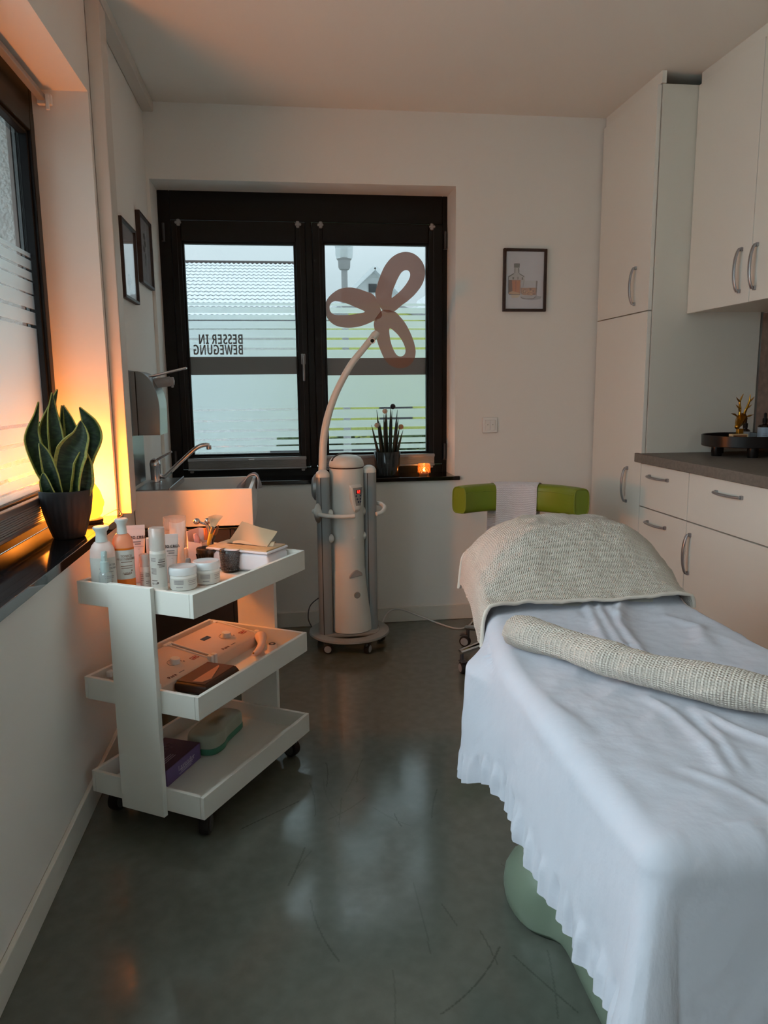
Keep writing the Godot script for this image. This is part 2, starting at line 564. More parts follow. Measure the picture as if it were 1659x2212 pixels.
func room() -> void:
	# floor: one slab with a second set of coordinates for the scratches
	var st := SurfaceTool.new()
	st.begin(Mesh.PRIMITIVE_TRIANGLES)
	var fx := [-0.65, 2.31]
	var fz := [0.0, 5.3]
	var c := [Vector3(fx[0], 0, fz[0]), Vector3(fx[1], 0, fz[0]), Vector3(fx[1], 0, fz[1]), Vector3(fx[0], 0, fz[1])]
	var t := [Vector2(0, 0), Vector2(1, 0), Vector2(1, 1), Vector2(0, 1)]
	for k in [0, 1, 2, 0, 2, 3]:
		st.set_normal(Vector3.UP)
		st.set_uv(t[k])
		st.set_uv2(t[k])
		st.add_vertex(c[k])
	for y in [-0.2]:
		for k in [0, 2, 1, 0, 3, 2]:
			st.set_normal(Vector3.DOWN)
			st.set_uv(t[k])
			st.set_uv2(t[k])
			st.add_vertex(c[k] + Vector3(0, y, 0))
	var im := Image.create(1024, 1832, false, Image.FORMAT_RGB8)
	im.fill(Color.WHITE)
	var rng := RandomNumberGenerator.new()
	rng.seed = 77
	for k in 24:   # thin dark drag marks of the castors
		var x := rng.randf_range(0.0, 0.62) if k < 19 else rng.randf_range(-0.2, 0.5)
		var z := rng.randf_range(1.55, 2.55) if k < 19 else rng.randf_range(0.8, 3.4)
		var a := rng.randfn(PI / 2, 0.45)
		var bend := rng.randf_range(-2.5, 2.5)
		var ln := rng.randf_range(0.05, 0.26)
		var dark := rng.randf_range(0.74, 0.93)
		for s in int(ln / 0.0012):
			x += cos(a) * 0.0012
			z += sin(a) * 0.0012
			a += bend * 0.0012
			var px := int((x + 0.65) / 2.96 * 1024)
			var py := int(z / 5.3 * 1832)
			if px >= 0 and px < 1024 and py >= 0 and py < 1832: im.set_pixel(px, py, Color(dark, dark, dark))
	M.floor.detail_albedo = ImageTexture.create_from_image(im)
	var fl := MeshInstance3D.new()
	fl.name = "floor"
	fl.mesh = st.commit()
	fl.mesh.surface_set_material(0, M.floor)
	add_child(fl)
	tag(fl, "grey green linoleum floor with fine dark castor scratches", "", "", "structure")
	var b := MB.new()
	b.span(Vector3(-1.1, 2.70, -0.4), Vector3(2.7, 2.9, 5.7))
	structure("ceiling", b, M.ceiling, "plain warm white ceiling")
	b = MB.new()   # back wall with the opening of the double window
	b.span(Vector3(-1.1, -0.2, -0.4), Vector3(-0.634, 2.7, 0))
	b.span(Vector3(0.92, -0.2, -0.4), Vector3(2.7, 2.7, 0))
	b.span(Vector3(-0.634, -0.2, -0.4), Vector3(0.92, 0.80, 0))
	b.span(Vector3(-0.634, 2.343, -0.4), Vector3(0.92, 2.7, 0))
	structure("wall_back", b, M.wall, "warm white plaster wall round the double window")
	b = MB.new()
	b.span(Vector3(-1.1, -0.2, 0), Vector3(-0.65, 2.7, 1.116))
	b.span(Vector3(-1.1, -0.2, 3.41), Vector3(-0.65, 2.7, 3.62))
	b.span(Vector3(-1.1, -0.2, 5.18), Vector3(-0.65, 2.7, 5.7))
	b.span(Vector3(-1.1, -0.2, 3.62), Vector3(-0.65, 0.805, 5.18))
	b.span(Vector3(-1.1, 2.337, 3.62), Vector3(-0.65, 2.7, 5.18))
	b.span(Vector3(-1.1, -0.2, 1.116), Vector3(-0.65, 0.805, 3.41))
	b.span(Vector3(-1.1, 2.337, 1.116), Vector3(-0.65, 2.7, 3.41))
	structure("wall_left", b, M.wall, "warm white plaster wall with deep window reveal")
	b = MB.new()
	b.span(Vector3(2.31, -0.2, 0), Vector3(2.7, 2.7, 5.7))
	structure("wall_right", b, M.wall, "warm white wall behind the kitchen cabinets")
	b = MB.new()
	b.span(Vector3(-0.65, -0.2, 5.3), Vector3(2.31, 2.7, 5.7))
	structure("wall_front", b, M.wall, "warm white wall behind the viewer")
	b = MB.new()   # rough white render on the outside of the reveal
	b.span(Vector3(-1.24, 0.6, 1.06), Vector3(-0.93, 2.6, 1.117))
	structure("trim_1", b, M.stucco, "rough white stucco of the outer window reveal")
	b = MB.new()
	b.span(Vector3(-0.634, 0, 0), Vector3(1.70, 0.086, 0.015), 0.003)
	structure("baseboard_back", b, M.trim, "white baseboard below the double window")
	b = MB.new()
	b.span(Vector3(-0.65, 0, 0.82), Vector3(-0.635, 0.086, 5.3), 0.003)
	structure("baseboard_left", b, M.trim, "white baseboard along the wall with deep window reveal")
	# cable ducts in the corner beside the left window
	b = MB.new()
	b.span(Vector3(-0.65, 0.835, 0.985), Vector3(-0.60, 2.652, 1.085), 0.004)
	var d := solo("cable_duct", b, M.duct, "white vertical cable duct on the wall right of the salt lamp", "cable duct")
	b = MB.new()
	b.span(Vector3(-0.65, 2.652, 0.0), Vector3(-0.595, 2.699, 5.3), 0.004)
	solo("cable_duct", b, M.duct, "white horizontal cable duct running along the ceiling edge", "cable duct")

func sash(w: Node3D, T: Transform3D, x0: float, x1: float, y0: float, y1: float, gx0: float, gx1: float, gy0: float, gy1: float, handle_x: float, pane_m: Material, film := true, dz := 0.0) -> Node3D:
	# in the window's own plane: x along it, y up, z towards the room
	var b := MB.new()
	for e in [[x0, gx0, y0, y1], [gx1, x1, y0, y1], [gx0, gx1, y0, gy0], [gx0, gx1, gy1, y1]]:
		b.box(T * Vector3((e[0] + e[1]) / 2, (e[2] + e[3]) / 2, -0.028 + dz), Vector3(e[1] - e[0], e[3] - e[2], 0.072 - 2.0 * dz), 0.004, T.basis)
	for e in [[gx0, gx0 + 0.012, gy0, gy1], [gx1 - 0.012, gx1, gy0, gy1], [gx0, gx1, gy0, gy0 + 0.012], [gx0, gx1, gy1 - 0.012, gy1]]:   # glazing beads
		b.box(T * Vector3((e[0] + e[1]) / 2, (e[2] + e[3]) / 2, -0.018), Vector3(e[1] - e[0], e[3] - e[2], 0.03), 0.003, T.basis)
	var s := part(w, "sash", b, M.black_frame)
	b = MB.new()
	b.box(T * Vector3((gx0 + gx1) / 2, (gy0 + gy1) / 2, -0.04 + dz), Vector3(gx1 - gx0 + 0.01, gy1 - gy0 + 0.01, 0.006), 0.0, T.basis)
	part(s, "pane", b, pane_m)
	for f in (FILM if film else []):
		b = MB.new()
		b.box(T * Vector3((gx0 + gx1) / 2, (f[0] + f[1]) / 2, -0.034 + dz), Vector3(gx1 - gx0 - 0.004, f[0] - f[1], 0.002), 0.0, T.basis)
		part(s, "film_strip", b, M.film, "frosted privacy film")
	for e in [gx0 + 0.006, gx1 - 0.006]: pass
	if handle_x > -9.0:
		b = MB.new()
		b.box(T * Vector3(handle_x, 1.47, 0.012), Vector3(0.026, 0.06, 0.01), 0.004, T.basis)
		b.tube([T * Vector3(handle_x, 1.478, 0.01), T * Vector3(handle_x, 1.478, 0.045)], 0.008, 10)
		b.tube([T * Vector3(handle_x, 1.487, 0.047), T * Vector3(handle_x, 1.44, 0.05), T * Vector3(handle_x, 1.352, 0.047)], [0.011, 0.0115, 0.010], 12, true, 0.6)
		part(s, "handle", b, M.alu, "silver window handle")
	return s

func windows() -> void:
	var T := Transform3D(Basis(), Vector3(0, 0, -0.205))
	var w := thing("window_1", "black double window with frosted film stripes in the back wall", "", Vector3.ZERO, 0.0, "", "structure")
	var b := MB.new()
	for e in [[-0.634, -0.572, 0.82, 2.343], [0.893, 0.92, 0.82, 2.343], [-0.572, 0.893, 2.196, 2.343], [-0.572, 0.893, 0.82, 0.868], [0.135, 0.172, 0.868, 2.196]]:
		b.box(T * Vector3((e[0] + e[1]) / 2, (e[2] + e[3]) / 2, -0.045), Vector3(e[1] - e[0], e[3] - e[2], 0.08), 0.003)
	part(w, "frame", b, M.black_frame)
	b = MB.new()
	b.span(Vector3(-0.634, 0.80, -0.215), Vector3(0.92, 0.8225, 0.0), 0.0)
	b.span(Vector3(-0.64, 0.80, -0.001), Vector3(0.947, 0.8225, 0.022), 0.003)
	part(w, "sill", b, M.granite, "polished black granite sill")
	for e in [[-0.607, 2.13], [-0.607, 0.93], [0.905, 2.11], [0.905, 0.945]]:
		b = MB.new()
		b.tube([Vector3(e[0], e[1] - 0.045, -0.192), Vector3(e[0], e[1] + 0.045, -0.192)], 0.007, 10)
		b.box(Vector3(e[0], e[1] - 0.048, -0.192), Vector3(0.018, 0.006, 0.018), 0.002)
		part(w, "hinge", b, M.dark_grey)
	var s1 := sash(w, T, -0.57, 0.134, 0.872, 2.192, -0.519, 0.082, 0.941, 2.086, 0.108, M.dimmed_pane)
	var s2 := sash(w, T, 0.173, 0.892, 0.872, 2.192, 0.228, 0.812, 0.934, 2.092, -99.0, M.dimmed_pane)
	for e in [[s1, -0.517, 0.08, 1.486, 1.389], [s2, 0.230, 0.81, 1.476, 1.381]]:
		b = MB.new()
		b.box(Vector3((e[1] + e[2]) / 2, (e[3] + e[4]) / 2, -0.2373), Vector3(e[2] - e[1], e[3] - e[4], 0.0008))
		part(e[0], "colour_band", b, M.sticker, "grey brown sticker band across the pane")
	# the two lines are read from the street, so they stand mirrored in here
	for e in [["BESSER IN", -0.221, 1.5535, 0.236], ["BEWEGUNG", -0.222, 1.498, 0.266]]:
		b = MB.new()
		b.text(e[0], 0.073, Transform3D(), 0.0, 0.0006, "Droid Sans Bold")
		var lo := Vector3(9, 9, 9)
		var hi := -lo
		for p in b.v:
			lo = lo.min(p); hi = hi.max(p)
		var kx: float = e[3] / (hi.x - lo.x)
		var ky: float = 0.054 / (hi.y - lo.y)
		for i in b.v.size():
			b.v[i] = Vector3(e[1] - (b.v[i].x - lo.x) * kx, e[2] + (b.v[i].y - lo.y) * ky, -0.2372 - b.v[i].z * 0.5)
			b.n[i] = Vector3(-b.n[i].x, b.n[i].y, -b.n[i].z)
		part(s1, "lettering", b, M.sticker, "mirrored grey sticker letters")
	emblem(s2)
	# left window, seen at a flat angle; its plane looks along +x
	T = Transform3D(Basis(Vector3(0, 0, -1), Vector3(0, 1, 0), Vector3(1, 0, 0)), Vector3(-0.835, 0, 0))
	w = thing("window_2", "black window with frosted film stripes above the salt lamp", "", Vector3.ZERO, 0.0, "", "structure")
	b = MB.new()
	for e in [[-3.41, -3.347, 0.835, 2.337], [-2.647, -2.609, 0.885, 2.25], [-1.149, -1.116, 0.835, 2.337], [-3.347, -1.149, 2.25, 2.337], [-3.347, -1.149, 0.835, 0.885], [-1.91, -1.872, 0.885, 2.25]]:
		b.box(T * Vector3((e[0] + e[1]) / 2, (e[2] + e[3]) / 2, -0.028), Vector3(e[1] - e[0], e[3] - e[2], 0.05), 0.003, T.basis)
	part(w, "frame", b, M.black_frame)
	b = MB.new()
	b.span(Vector3(-0.84, 0.805, 1.116), Vector3(-0.65, 0.8352, 3.41), 0.0)
	b.span(Vector3(-0.651, 0.805, 1.09), Vector3(-0.632, 0.8352, 3.44), 0.002)
	part(w, "sill", b, M.granite, "polished black granite sill")
	sash(w, T, -1.871, -1.150, 0.888, 2.248, -1.80, -1.196, 0.955, 2.178, -99.0, M.dimmed_pane, true, 0.011)
	sash(w, T, -2.608, -1.911, 0.888, 2.248, -2.54, -1.98, 0.955, 2.178, -1.945, M.pane, false, 0.011)
	sash(w, T, -3.346, -2.648, 0.888, 2.248, -3.275, -2.716, 0.955, 2.178, -2.68, M.pane, false, 0.011)
	for z in [1.128, 3.398]:
		b = MB.new()
		b.span(Vector3(-0.925, 0.84, z - 0.011), Vector3(-0.912, 2.33, z + 0.011), 0.001)
		b.span(Vector3(-0.908, 0.84, z - 0.011), Vector3(-0.897, 2.33, z + 0.011), 0.001)
		b.span(Vector3(-0.925, 0.84, z - 0.011), Vector3(-0.897, 2.33, z - 0.004), 0.0)
		part(w, "shutter_rail", b, M.grey_plastic, "grey shutter guide rail outside the pane")
	# a second window further along the same wall, beside the viewer: unseen, added for the daylight on everything that faces this way
	w = thing("window_3", "unseen black window further along the left wall beside the viewer", "", Vector3.ZERO, 0.0, "", "structure")
	b = MB.new()
	for e in [[-5.18, -5.12, 0.805, 2.337], [-3.68, -3.62, 0.805, 2.337], [-5.12, -3.68, 2.25, 2.337], [-5.12, -3.68, 0.805, 0.885], [-4.42, -4.38, 0.885, 2.25]]:
		b.box(T * Vector3((e[0] + e[1]) / 2, (e[2] + e[3]) / 2, -0.045), Vector3(e[1] - e[0], e[3] - e[2], 0.08), 0.003, T.basis)
	part(w, "frame", b, M.black_frame)
	sash(w, T, -4.379, -3.681, 0.888, 2.248, -4.31, -3.75, 0.955, 2.178, -99.0, M.pane, false)
	sash(w, T, -5.119, -4.421, 0.888, 2.248, -5.05, -4.49, 0.955, 2.178, -4.455, M.pane, false)
	blinds()

func emblem(s: Node3D) -> void:
	var loops := [
		[[[880, 1000], [800, 820], [820, 690], [860, 560], [920, 420], [1000, 310], [1100, 235], [1220, 203], [1340, 225], [1440, 300], [1500, 400], [1515, 520], [1480, 650], [1400, 770], [1300, 870], [1180, 960], [1075, 1045], [960, 1060]], [[1035, 850], [1048, 760], [1085, 660], [1130, 560], [1175, 490], [1230, 460], [1280, 475], [1298, 530], [1270, 610], [1200, 710], [1120, 790], [1065, 835]]],
		[[[900, 1100], [790, 830], [650, 760], [520, 720], [400, 710], [280, 735], [180, 800], [110, 880], [80, 980], [95, 1100], [150, 1190], [250, 1255], [400, 1280], [560, 1265], [700, 1220], [800, 1170]], [[650, 1050], [520, 990], [400, 940], [290, 910], [210, 905], [160, 940], [145, 1000], [165, 1060], [220, 1095], [330, 1100], [450, 1095], [560, 1075]]],
		[[[900, 1030], [1075, 1045], [1150, 1110], [1230, 1200], [1310, 1340], [1375, 1500], [1400, 1640], [1370, 1760], [1290, 1840], [1170, 1868], [1040, 1830], [950, 1740], [880, 1600], [830, 1460], [800, 1330], [785, 1190]], [[1012, 1290], [1080, 1330], [1150, 1400], [1210, 1490], [1248, 1590], [1240, 1660], [1190, 1695], [1130, 1680], [1080, 1610], [1040, 1510], [1015, 1400]]],
	]
	var k := 0
	for l in loops:
		var rings := []
		for e in 2:
			var pts := []
			for q in l[e]:
				var px: float = 690.0 + q[0] / 6.636
				var py: float = 510.0 + q[1] / 6.636
				pts.append(Vector2(0.228 + (px - 696.0 - (py - 526.0) * 0.024) * 0.00259, 2.09 - (py - 526.0) * 0.002533))
			rings.append(resample(closed_smooth(pts, 5), 72))
		var z0 := -0.2376 + 0.0007 * k
		var outer: Array = rings[0]
		var inner: Array = rings[1]
		var best := 0
		for i in 72:
			if inner[i].distance_to(outer[0]) < inner[best].distance_to(outer[0]): best = i
		var o_area := 0.0
		var i_area := 0.0
		for i in 72:
			o_area += outer[i].cross(outer[(i + 1) % 72])
			i_area += inner[i].cross(inner[(i + 1) % 72])
		var turn := 1 if o_area * i_area > 0 else -1
		var b := MB.new()
		b.grid(72, 4, func(u, w):
			var i := int(round(u * 72)) % 72
			var o2: Vector2 = outer[i]
			var i2: Vector2 = inner[(best + turn * i + 144) % 72]
			var p := o2.lerp(i2, w)
			return Vector3(p.x, p.y, z0 + 0.0005 * sin(PI * w)), true, o_area > 0)
		part(s, "emblem_loop", b, M.emblem, "beige brown loop of the three-looped sticker emblem")
		k += 1

func blinds() -> void:
	# folded pleated blinds: two aluminium rails with the folded cloth between them, cords to the brackets on top
	var spots := [[-0.542, 0.11, "folded pleated blind below the left pane of the double window"], [0.205, 0.842, "folded pleated blind below the right pane of the double window"]]
	for e in spots:
		var t := thing("pleated_blind", e[2], "window blind", Vector3((e[0] + e[1]) / 2, 0.865, -0.188), 0.0, "folded pleated blinds on the windows")
		blind_parts(t, e[1] - e[0], 0.07, 1.312, 0.012)
	var t := thing("pleated_blind", "folded pleated blind with black end cap beside the plant pot", "window blind", Vector3(-0.812, 0.885, 1.585), PI / 2, "folded pleated blinds on the windows")
	blind_parts(t, 0.77, 0.085, 0.0, 0.012)
	var b := MB.new()
	b.box(Vector3(-0.402, 0.037, 0.012), Vector3(0.03, 0.095, 0.045), 0.006)
	part(t, "end_cap", b, M.black)
	for y in [0.075, 0.028]:
		b = MB.new()
		b.tube(smooth([Vector3(0.24, y, 0.02), Vector3(0.236, y + 0.004, 0.036), Vector3(0.262, y + 0.008, 0.04), Vector3(0.30, y + 0.006, 0.04)], 4), 0.004, 8)
		part(t, "pull_lever", b, M.chrome)
	b = MB.new()
	b.box(Vector3(0.0, 1.42, 0.012), Vector3(0.92, 0.02, 0.028), 0.004)
	part(t, "top_rail", b, M.grey_plastic)
	b = MB.new()
	b.box(Vector3(0.452, 1.415, 0.02), Vector3(0.02, 0.035, 0.05), 0.003)
	b.box(Vector3(0.43, 1.40, 0.035), Vector3(0.012, 0.05, 0.012), 0.002)
	part(t, "bracket", b, M.white)

func blind_parts(t: Node3D, w: float, h: float, up: float, z: float) -> void:
	var b := MB.new()
	b.box(Vector3(0, h - 0.01, z), Vector3(w, 0.02, 0.024), 0.004)
	part(t, "upper_rail", b, M.alu)
	b = MB.new()
	b.box(Vector3(0, 0.007, z), Vector3(w, 0.014, 0.026), 0.004)
	part(t, "lower_rail", b, M.alu)
	b = MB.new()
	for k in 8: b.box(Vector3(0, 0.0165 + k * (h - 0.037) / 7.0, z), Vector3(w - 0.006, (h - 0.037) / 8.5, 0.021 - 0.002 * (k % 2)), 0.001)
	part(t, "pleated_cloth", b, M.grey_plastic)
	if up <= 0.0: return
	b = MB.new()
	b.box(Vector3(0.02, h - 0.012, z + 0.017), Vector3(0.032, 0.006, 0.012), 0.002)
	part(t, "pull_tab", b, M.white)
	for s in [-1, 1]:
		b = MB.new()
		b.box(Vector3(s * (w / 2 - 0.012), up, 0.004), Vector3(0.034, 0.014, 0.014), 0.004)
		b.box(Vector3(s * (w / 2 - 0.014), up, 0.003), Vector3(0.02, 0.036, 0.012), 0.005)
		part(t, "bracket", b, M.grey_plastic)
		b = MB.new()
		b.tube([Vector3(s * (w / 2 - 0.004), 0.02, 0.005), Vector3(s * (w / 2 - 0.004), up, 0.005)], 0.0011, 6)
		part(t, "cord", b, M.dark_grey)
		b = MB.new()
		b.box(Vector3(s * (w / 2 - 0.02), -0.006, z), Vector3(0.02, 0.012, 0.02), 0.003)
		part(t, "foot_clip", b, M.grey_plastic)

func outside() -> void:
	var b := MB.new()
	b.span(Vector3(-60, -0.75, -90), Vector3(60, -0.35, -0.45))
	b.span(Vector3(-60, -0.75, -0.45), Vector3(-1.3, -0.35, 40))
	var gm := tri_planar(mat(Color.WHITE, 0.9, 0, 0.2), 1.1)
	gm.albedo_texture = noise(0.09, 71, [[0.0, rgb(40, 48, 42)], [0.36, rgb(120, 126, 122)], [0.5, rgb(200, 204, 202)], [1.0, rgb(238, 240, 240)]], 512, FastNoiseLite.TYPE_SIMPLEX, 3)
	solo("gravel_yard", b, gm, "pale mottled gravel yard outside the double window", "ground", "", Vector3.ZERO, 0.0, "stuff")
	# the house whose tiled roof fills the left pane
	var h := thing("house", "pale house with rows of wavy pale roof tiles seen through the left pane", "house", Vector3(-3.4, -0.35, -20.2))
	b = MB.new()
	b.span(Vector3(-7.5, -0.35, -25.0), Vector3(0.6, 3.15, -17.4))
	b.prism([Vector2(-17.2, 3.0), Vector2(-22.0, 5.3), Vector2(-25.6, 3.0)], 8.1, Transform3D(Basis(Vector3(0, 0, 1), Vector3(0, 1, 0), Vector3(-1, 0, 0)), Vector3(0.6, 0, 0)))
	wpart(h, "wall", b, M.facade)
	b = MB.new()
	b.tube([Vector3(-7.6, 3.12, -16.95), Vector3(0.7, 3.12, -16.95)], 0.07, 10)
	wpart(h, "gutter", b, M.dark_grey)
	b = MB.new()
	b.tube([Vector3(-7.6, 5.43, -22.0), Vector3(0.7, 5.43, -22.0)], 0.11, 10)
	wpart(h, "ridge", b, M.dark_brown)
	var pitch := atan2(2.27, 5.0)
	var tm := MB.new()   # one S-shaped tile, its low edge thick enough to throw a line of shade
	tm.shell(8, 1, func(u, w): return Vector3((u - 0.5) * 0.305, 0.018 * cos(u * TAU * 2.0) + 0.03 + 0.036 * (1.0 - w), (0.5 - w) * 0.39), 0.012)
	var tile := tm.mesh(M.tile)
	var rest := MB.new()
	for row in 16:
		for col in 27:
			var x := -7.45 + col * 0.3 + (0.15 if row % 2 else 0.0)
			var s := (row + 0.5) * 0.342
			var at := Vector3(x, 3.17 + s * sin(pitch), -17.0 - s * cos(pitch))
			var tb := Basis(Vector3.RIGHT, pitch + 0.02)
			if x > -3.75:
				var o := MeshInstance3D.new()
				o.name = "roof_tile"
				o.mesh = tile
				h.add_child(o, true)
				o.transform = Transform3D(tb, at - h.position)
			else:
				var first := rest.v.size()
				for i in tm.v.size(): rest.vert(tb * tm.v[i] + at, tb * tm.n[i])
				for i in tm.idx: rest.idx.append(first + i)
	var rp := wpart(h, "roof_tiles", rest, M.tile)
	rp.set_meta("kind", "stuff")
	# lime green gable behind the right pane
	var g := thing("house", "lime green gabled house behind the right pane", "house", Vector3(2.4, -0.35, -17.5))
	b = MB.new()
	b.prism([Vector2(0.95, -0.35), Vector2(6.4, -0.35), Vector2(6.4, 2.2), Vector2(2.4, 3.62), Vector2(0.95, 3.02)], 3.0, Transform3D(Basis(), Vector3(0, 0, -19)))
	wpart(g, "wall", b, M.lime)
	b = MB.new()
	for e in [[Vector3(2.4, 3.66, -16.1), Vector3(6.9, 2.06, -16.1)], [Vector3(2.4, 3.66, -16.1), Vector3(0.85, 3.02, -16.1)]]:
		var dd: Vector3 = e[1] - e[0]
		b.box((e[0] + e[1]) / 2, Vector3(dd.length(), 0.14, 0.3), 0.01, Basis(Vector3.BACK, atan2(dd.y, dd.x)))
	wpart(g, "verge", b, M.grey_plastic)
	b = MB.new()
	for e in [[2.5, 1.2], [4.3, 1.2]]: b.span(Vector3(e[0], 0.4, -15.98), Vector3(e[0] + 0.9, 1.6, -16.0))
	wpart(g, "window", b, M.dark_grey)
	g = thing("house", "small pale gabled house far behind the lime green house", "house", Vector3(5.6, -0.35, -44))
	b = MB.new()
	b.prism([Vector2(3.2, -0.35), Vector2(7.6, -0.35), Vector2(7.6, 6.9), Vector2(5.72, 8.6), Vector2(3.2, 6.3)], 8.0, Transform3D(Basis(), Vector3(0, 0, -52)))
	wpart(g, "wall", b, M.facade)
	b = MB.new()
	for e in [[Vector3(5.72, 8.7, -44), Vector3(3.0, 6.2, -44)], [Vector3(5.72, 8.7, -44), Vector3(7.8, 6.75, -44)]]:
		var dd: Vector3 = e[1] - e[0]
		b.box((e[0] + e[1]) / 2 + Vector3(0, 0, -3.6), Vector3(dd.length(), 0.25, 9.0), 0.01, Basis(Vector3.BACK, atan2(dd.y, dd.x)))
	wpart(g, "roof", b, M.tile)
	b = MB.new()
	b.span(Vector3(5.4, 7.3, -43.99), Vector3(5.9, 7.8, -43.9))
	wpart(g, "window", b, M.dark_grey)
	g = thing("house", "wide house with a low pale roof right of the street lamp", "house", Vector3(10.6, -0.35, -38))
	b = MB.new()
	b.span(Vector3(7.4, -0.35, -42.5), Vector3(14.2, 5.0, -36))
	wpart(g, "wall", b, M.facade)
	b = MB.new()
	b.prism([Vector2(7.0, 4.9), Vector2(14.6, 4.9), Vector2(12.8, 5.6), Vector2(8.4, 6.75)], 7.4, Transform3D(Basis(), Vector3(0, 0, -43.2)))
	wpart(g, "roof", b, M.tile)
	var l := thing("street_lamp", "grey street lamp with a tapered clear lantern outside the right pane", "street lamp", Vector3(1.22, -0.35, -11))
	b = MB.new()
	b.lathe([Vector2(0.0, 0), Vector2(0.09, 0), Vector2(0.075, 0.9), Vector2(0.06, 3.96), Vector2(0, 3.96)], 16)
	part(l, "post", b, M.grey_plastic)
	b = MB.new()
	b.lathe([Vector2(0.0, 3.94), Vector2(0.09, 3.95), Vector2(0.115, 3.99), Vector2(0.12, 4.12), Vector2(0.15, 4.15), Vector2(0.0, 4.16)], 20)
	part(l, "collar", b, M.grey_plastic)
	b = MB.new()
	b.lathe([Vector2(0.155, 4.16), Vector2(0.165, 4.18), Vector2(0.22, 4.85), Vector2(0.212, 4.85), Vector2(0.157, 4.18), Vector2(0.155, 4.16)], 24)
	part(l, "lantern_glass", b, glass(0.25, Color(0.8, 0.85, 0.86)))
	b = MB.new()
	b.lathe([Vector2(0.0, 4.84), Vector2(0.25, 4.85), Vector2(0.25, 4.89), Vector2(0.08, 5.0), Vector2(0.0, 5.02)], 24)
	part(l, "cap", b, M.grey_plastic)
	b = MB.new()
	b.lathe([Vector2(0.0, 4.16), Vector2(0.07, 4.17), Vector2(0.075, 4.8), Vector2(0.0, 4.82)], 16)
	part(l, "bulb_tube", b, M.white)
	b = MB.new()
	b.span(Vector3(-0.4, -0.345, -14.6), Vector3(2.4, -0.12, -14.2), 0.02)
	solo("garden_wall", b, M.dark_grey, "low dark wall in the gravel yard seen near the sill", "garden wall")
	var f := MB.new()
	var rng := RandomNumberGenerator.new()
	rng.seed = 9
	for k in 700:
		var p := Vector3(rng.randf_range(-0.2, 3.9), rng.randf_range(-0.26, 0.12), rng.randf_range(-15.7, -14.9))
		f.box(p, Vector3(0.16, 0.02, 0.09), 0.0, Basis.from_euler(Vector3(rng.randf() * TAU, rng.randf() * TAU, 0)))
	solo("hedge", f, mat(rgb(72, 92, 52), 0.7), "low green hedge in the gravel yard behind the dark wall", "hedge", "", Vector3.ZERO, 0.0, "stuff")

func bow_handle(t: Node3D, at: Vector3, length: float, vertical: bool) -> void:   # on a front that looks along -x
	var b := MB.new()
	var pts := []
	for k in 17:
		var s := -1.0 + k / 8.0
		var o := -0.006 - 0.026 * sqrt(maxf(0.0, 1.0 - s * s * 0.92))
		pts.append(at + (Vector3(o, s * length / 2, 0) if vertical else Vector3(o, 0, s * length / 2)))
	b.tube(pts, 0.0086, 10, true, 0.62)
	for s in [-1, 1]:
		var q := at + (Vector3(-0.004, s * length / 2 * 0.985, 0) if vertical else Vector3(-0.004, 0, s * length / 2 * 0.985))
		b.box(q, Vector3(0.012, 0.016, 0.014), 0.002)
	wpart(t, "handle", b, M.handle)

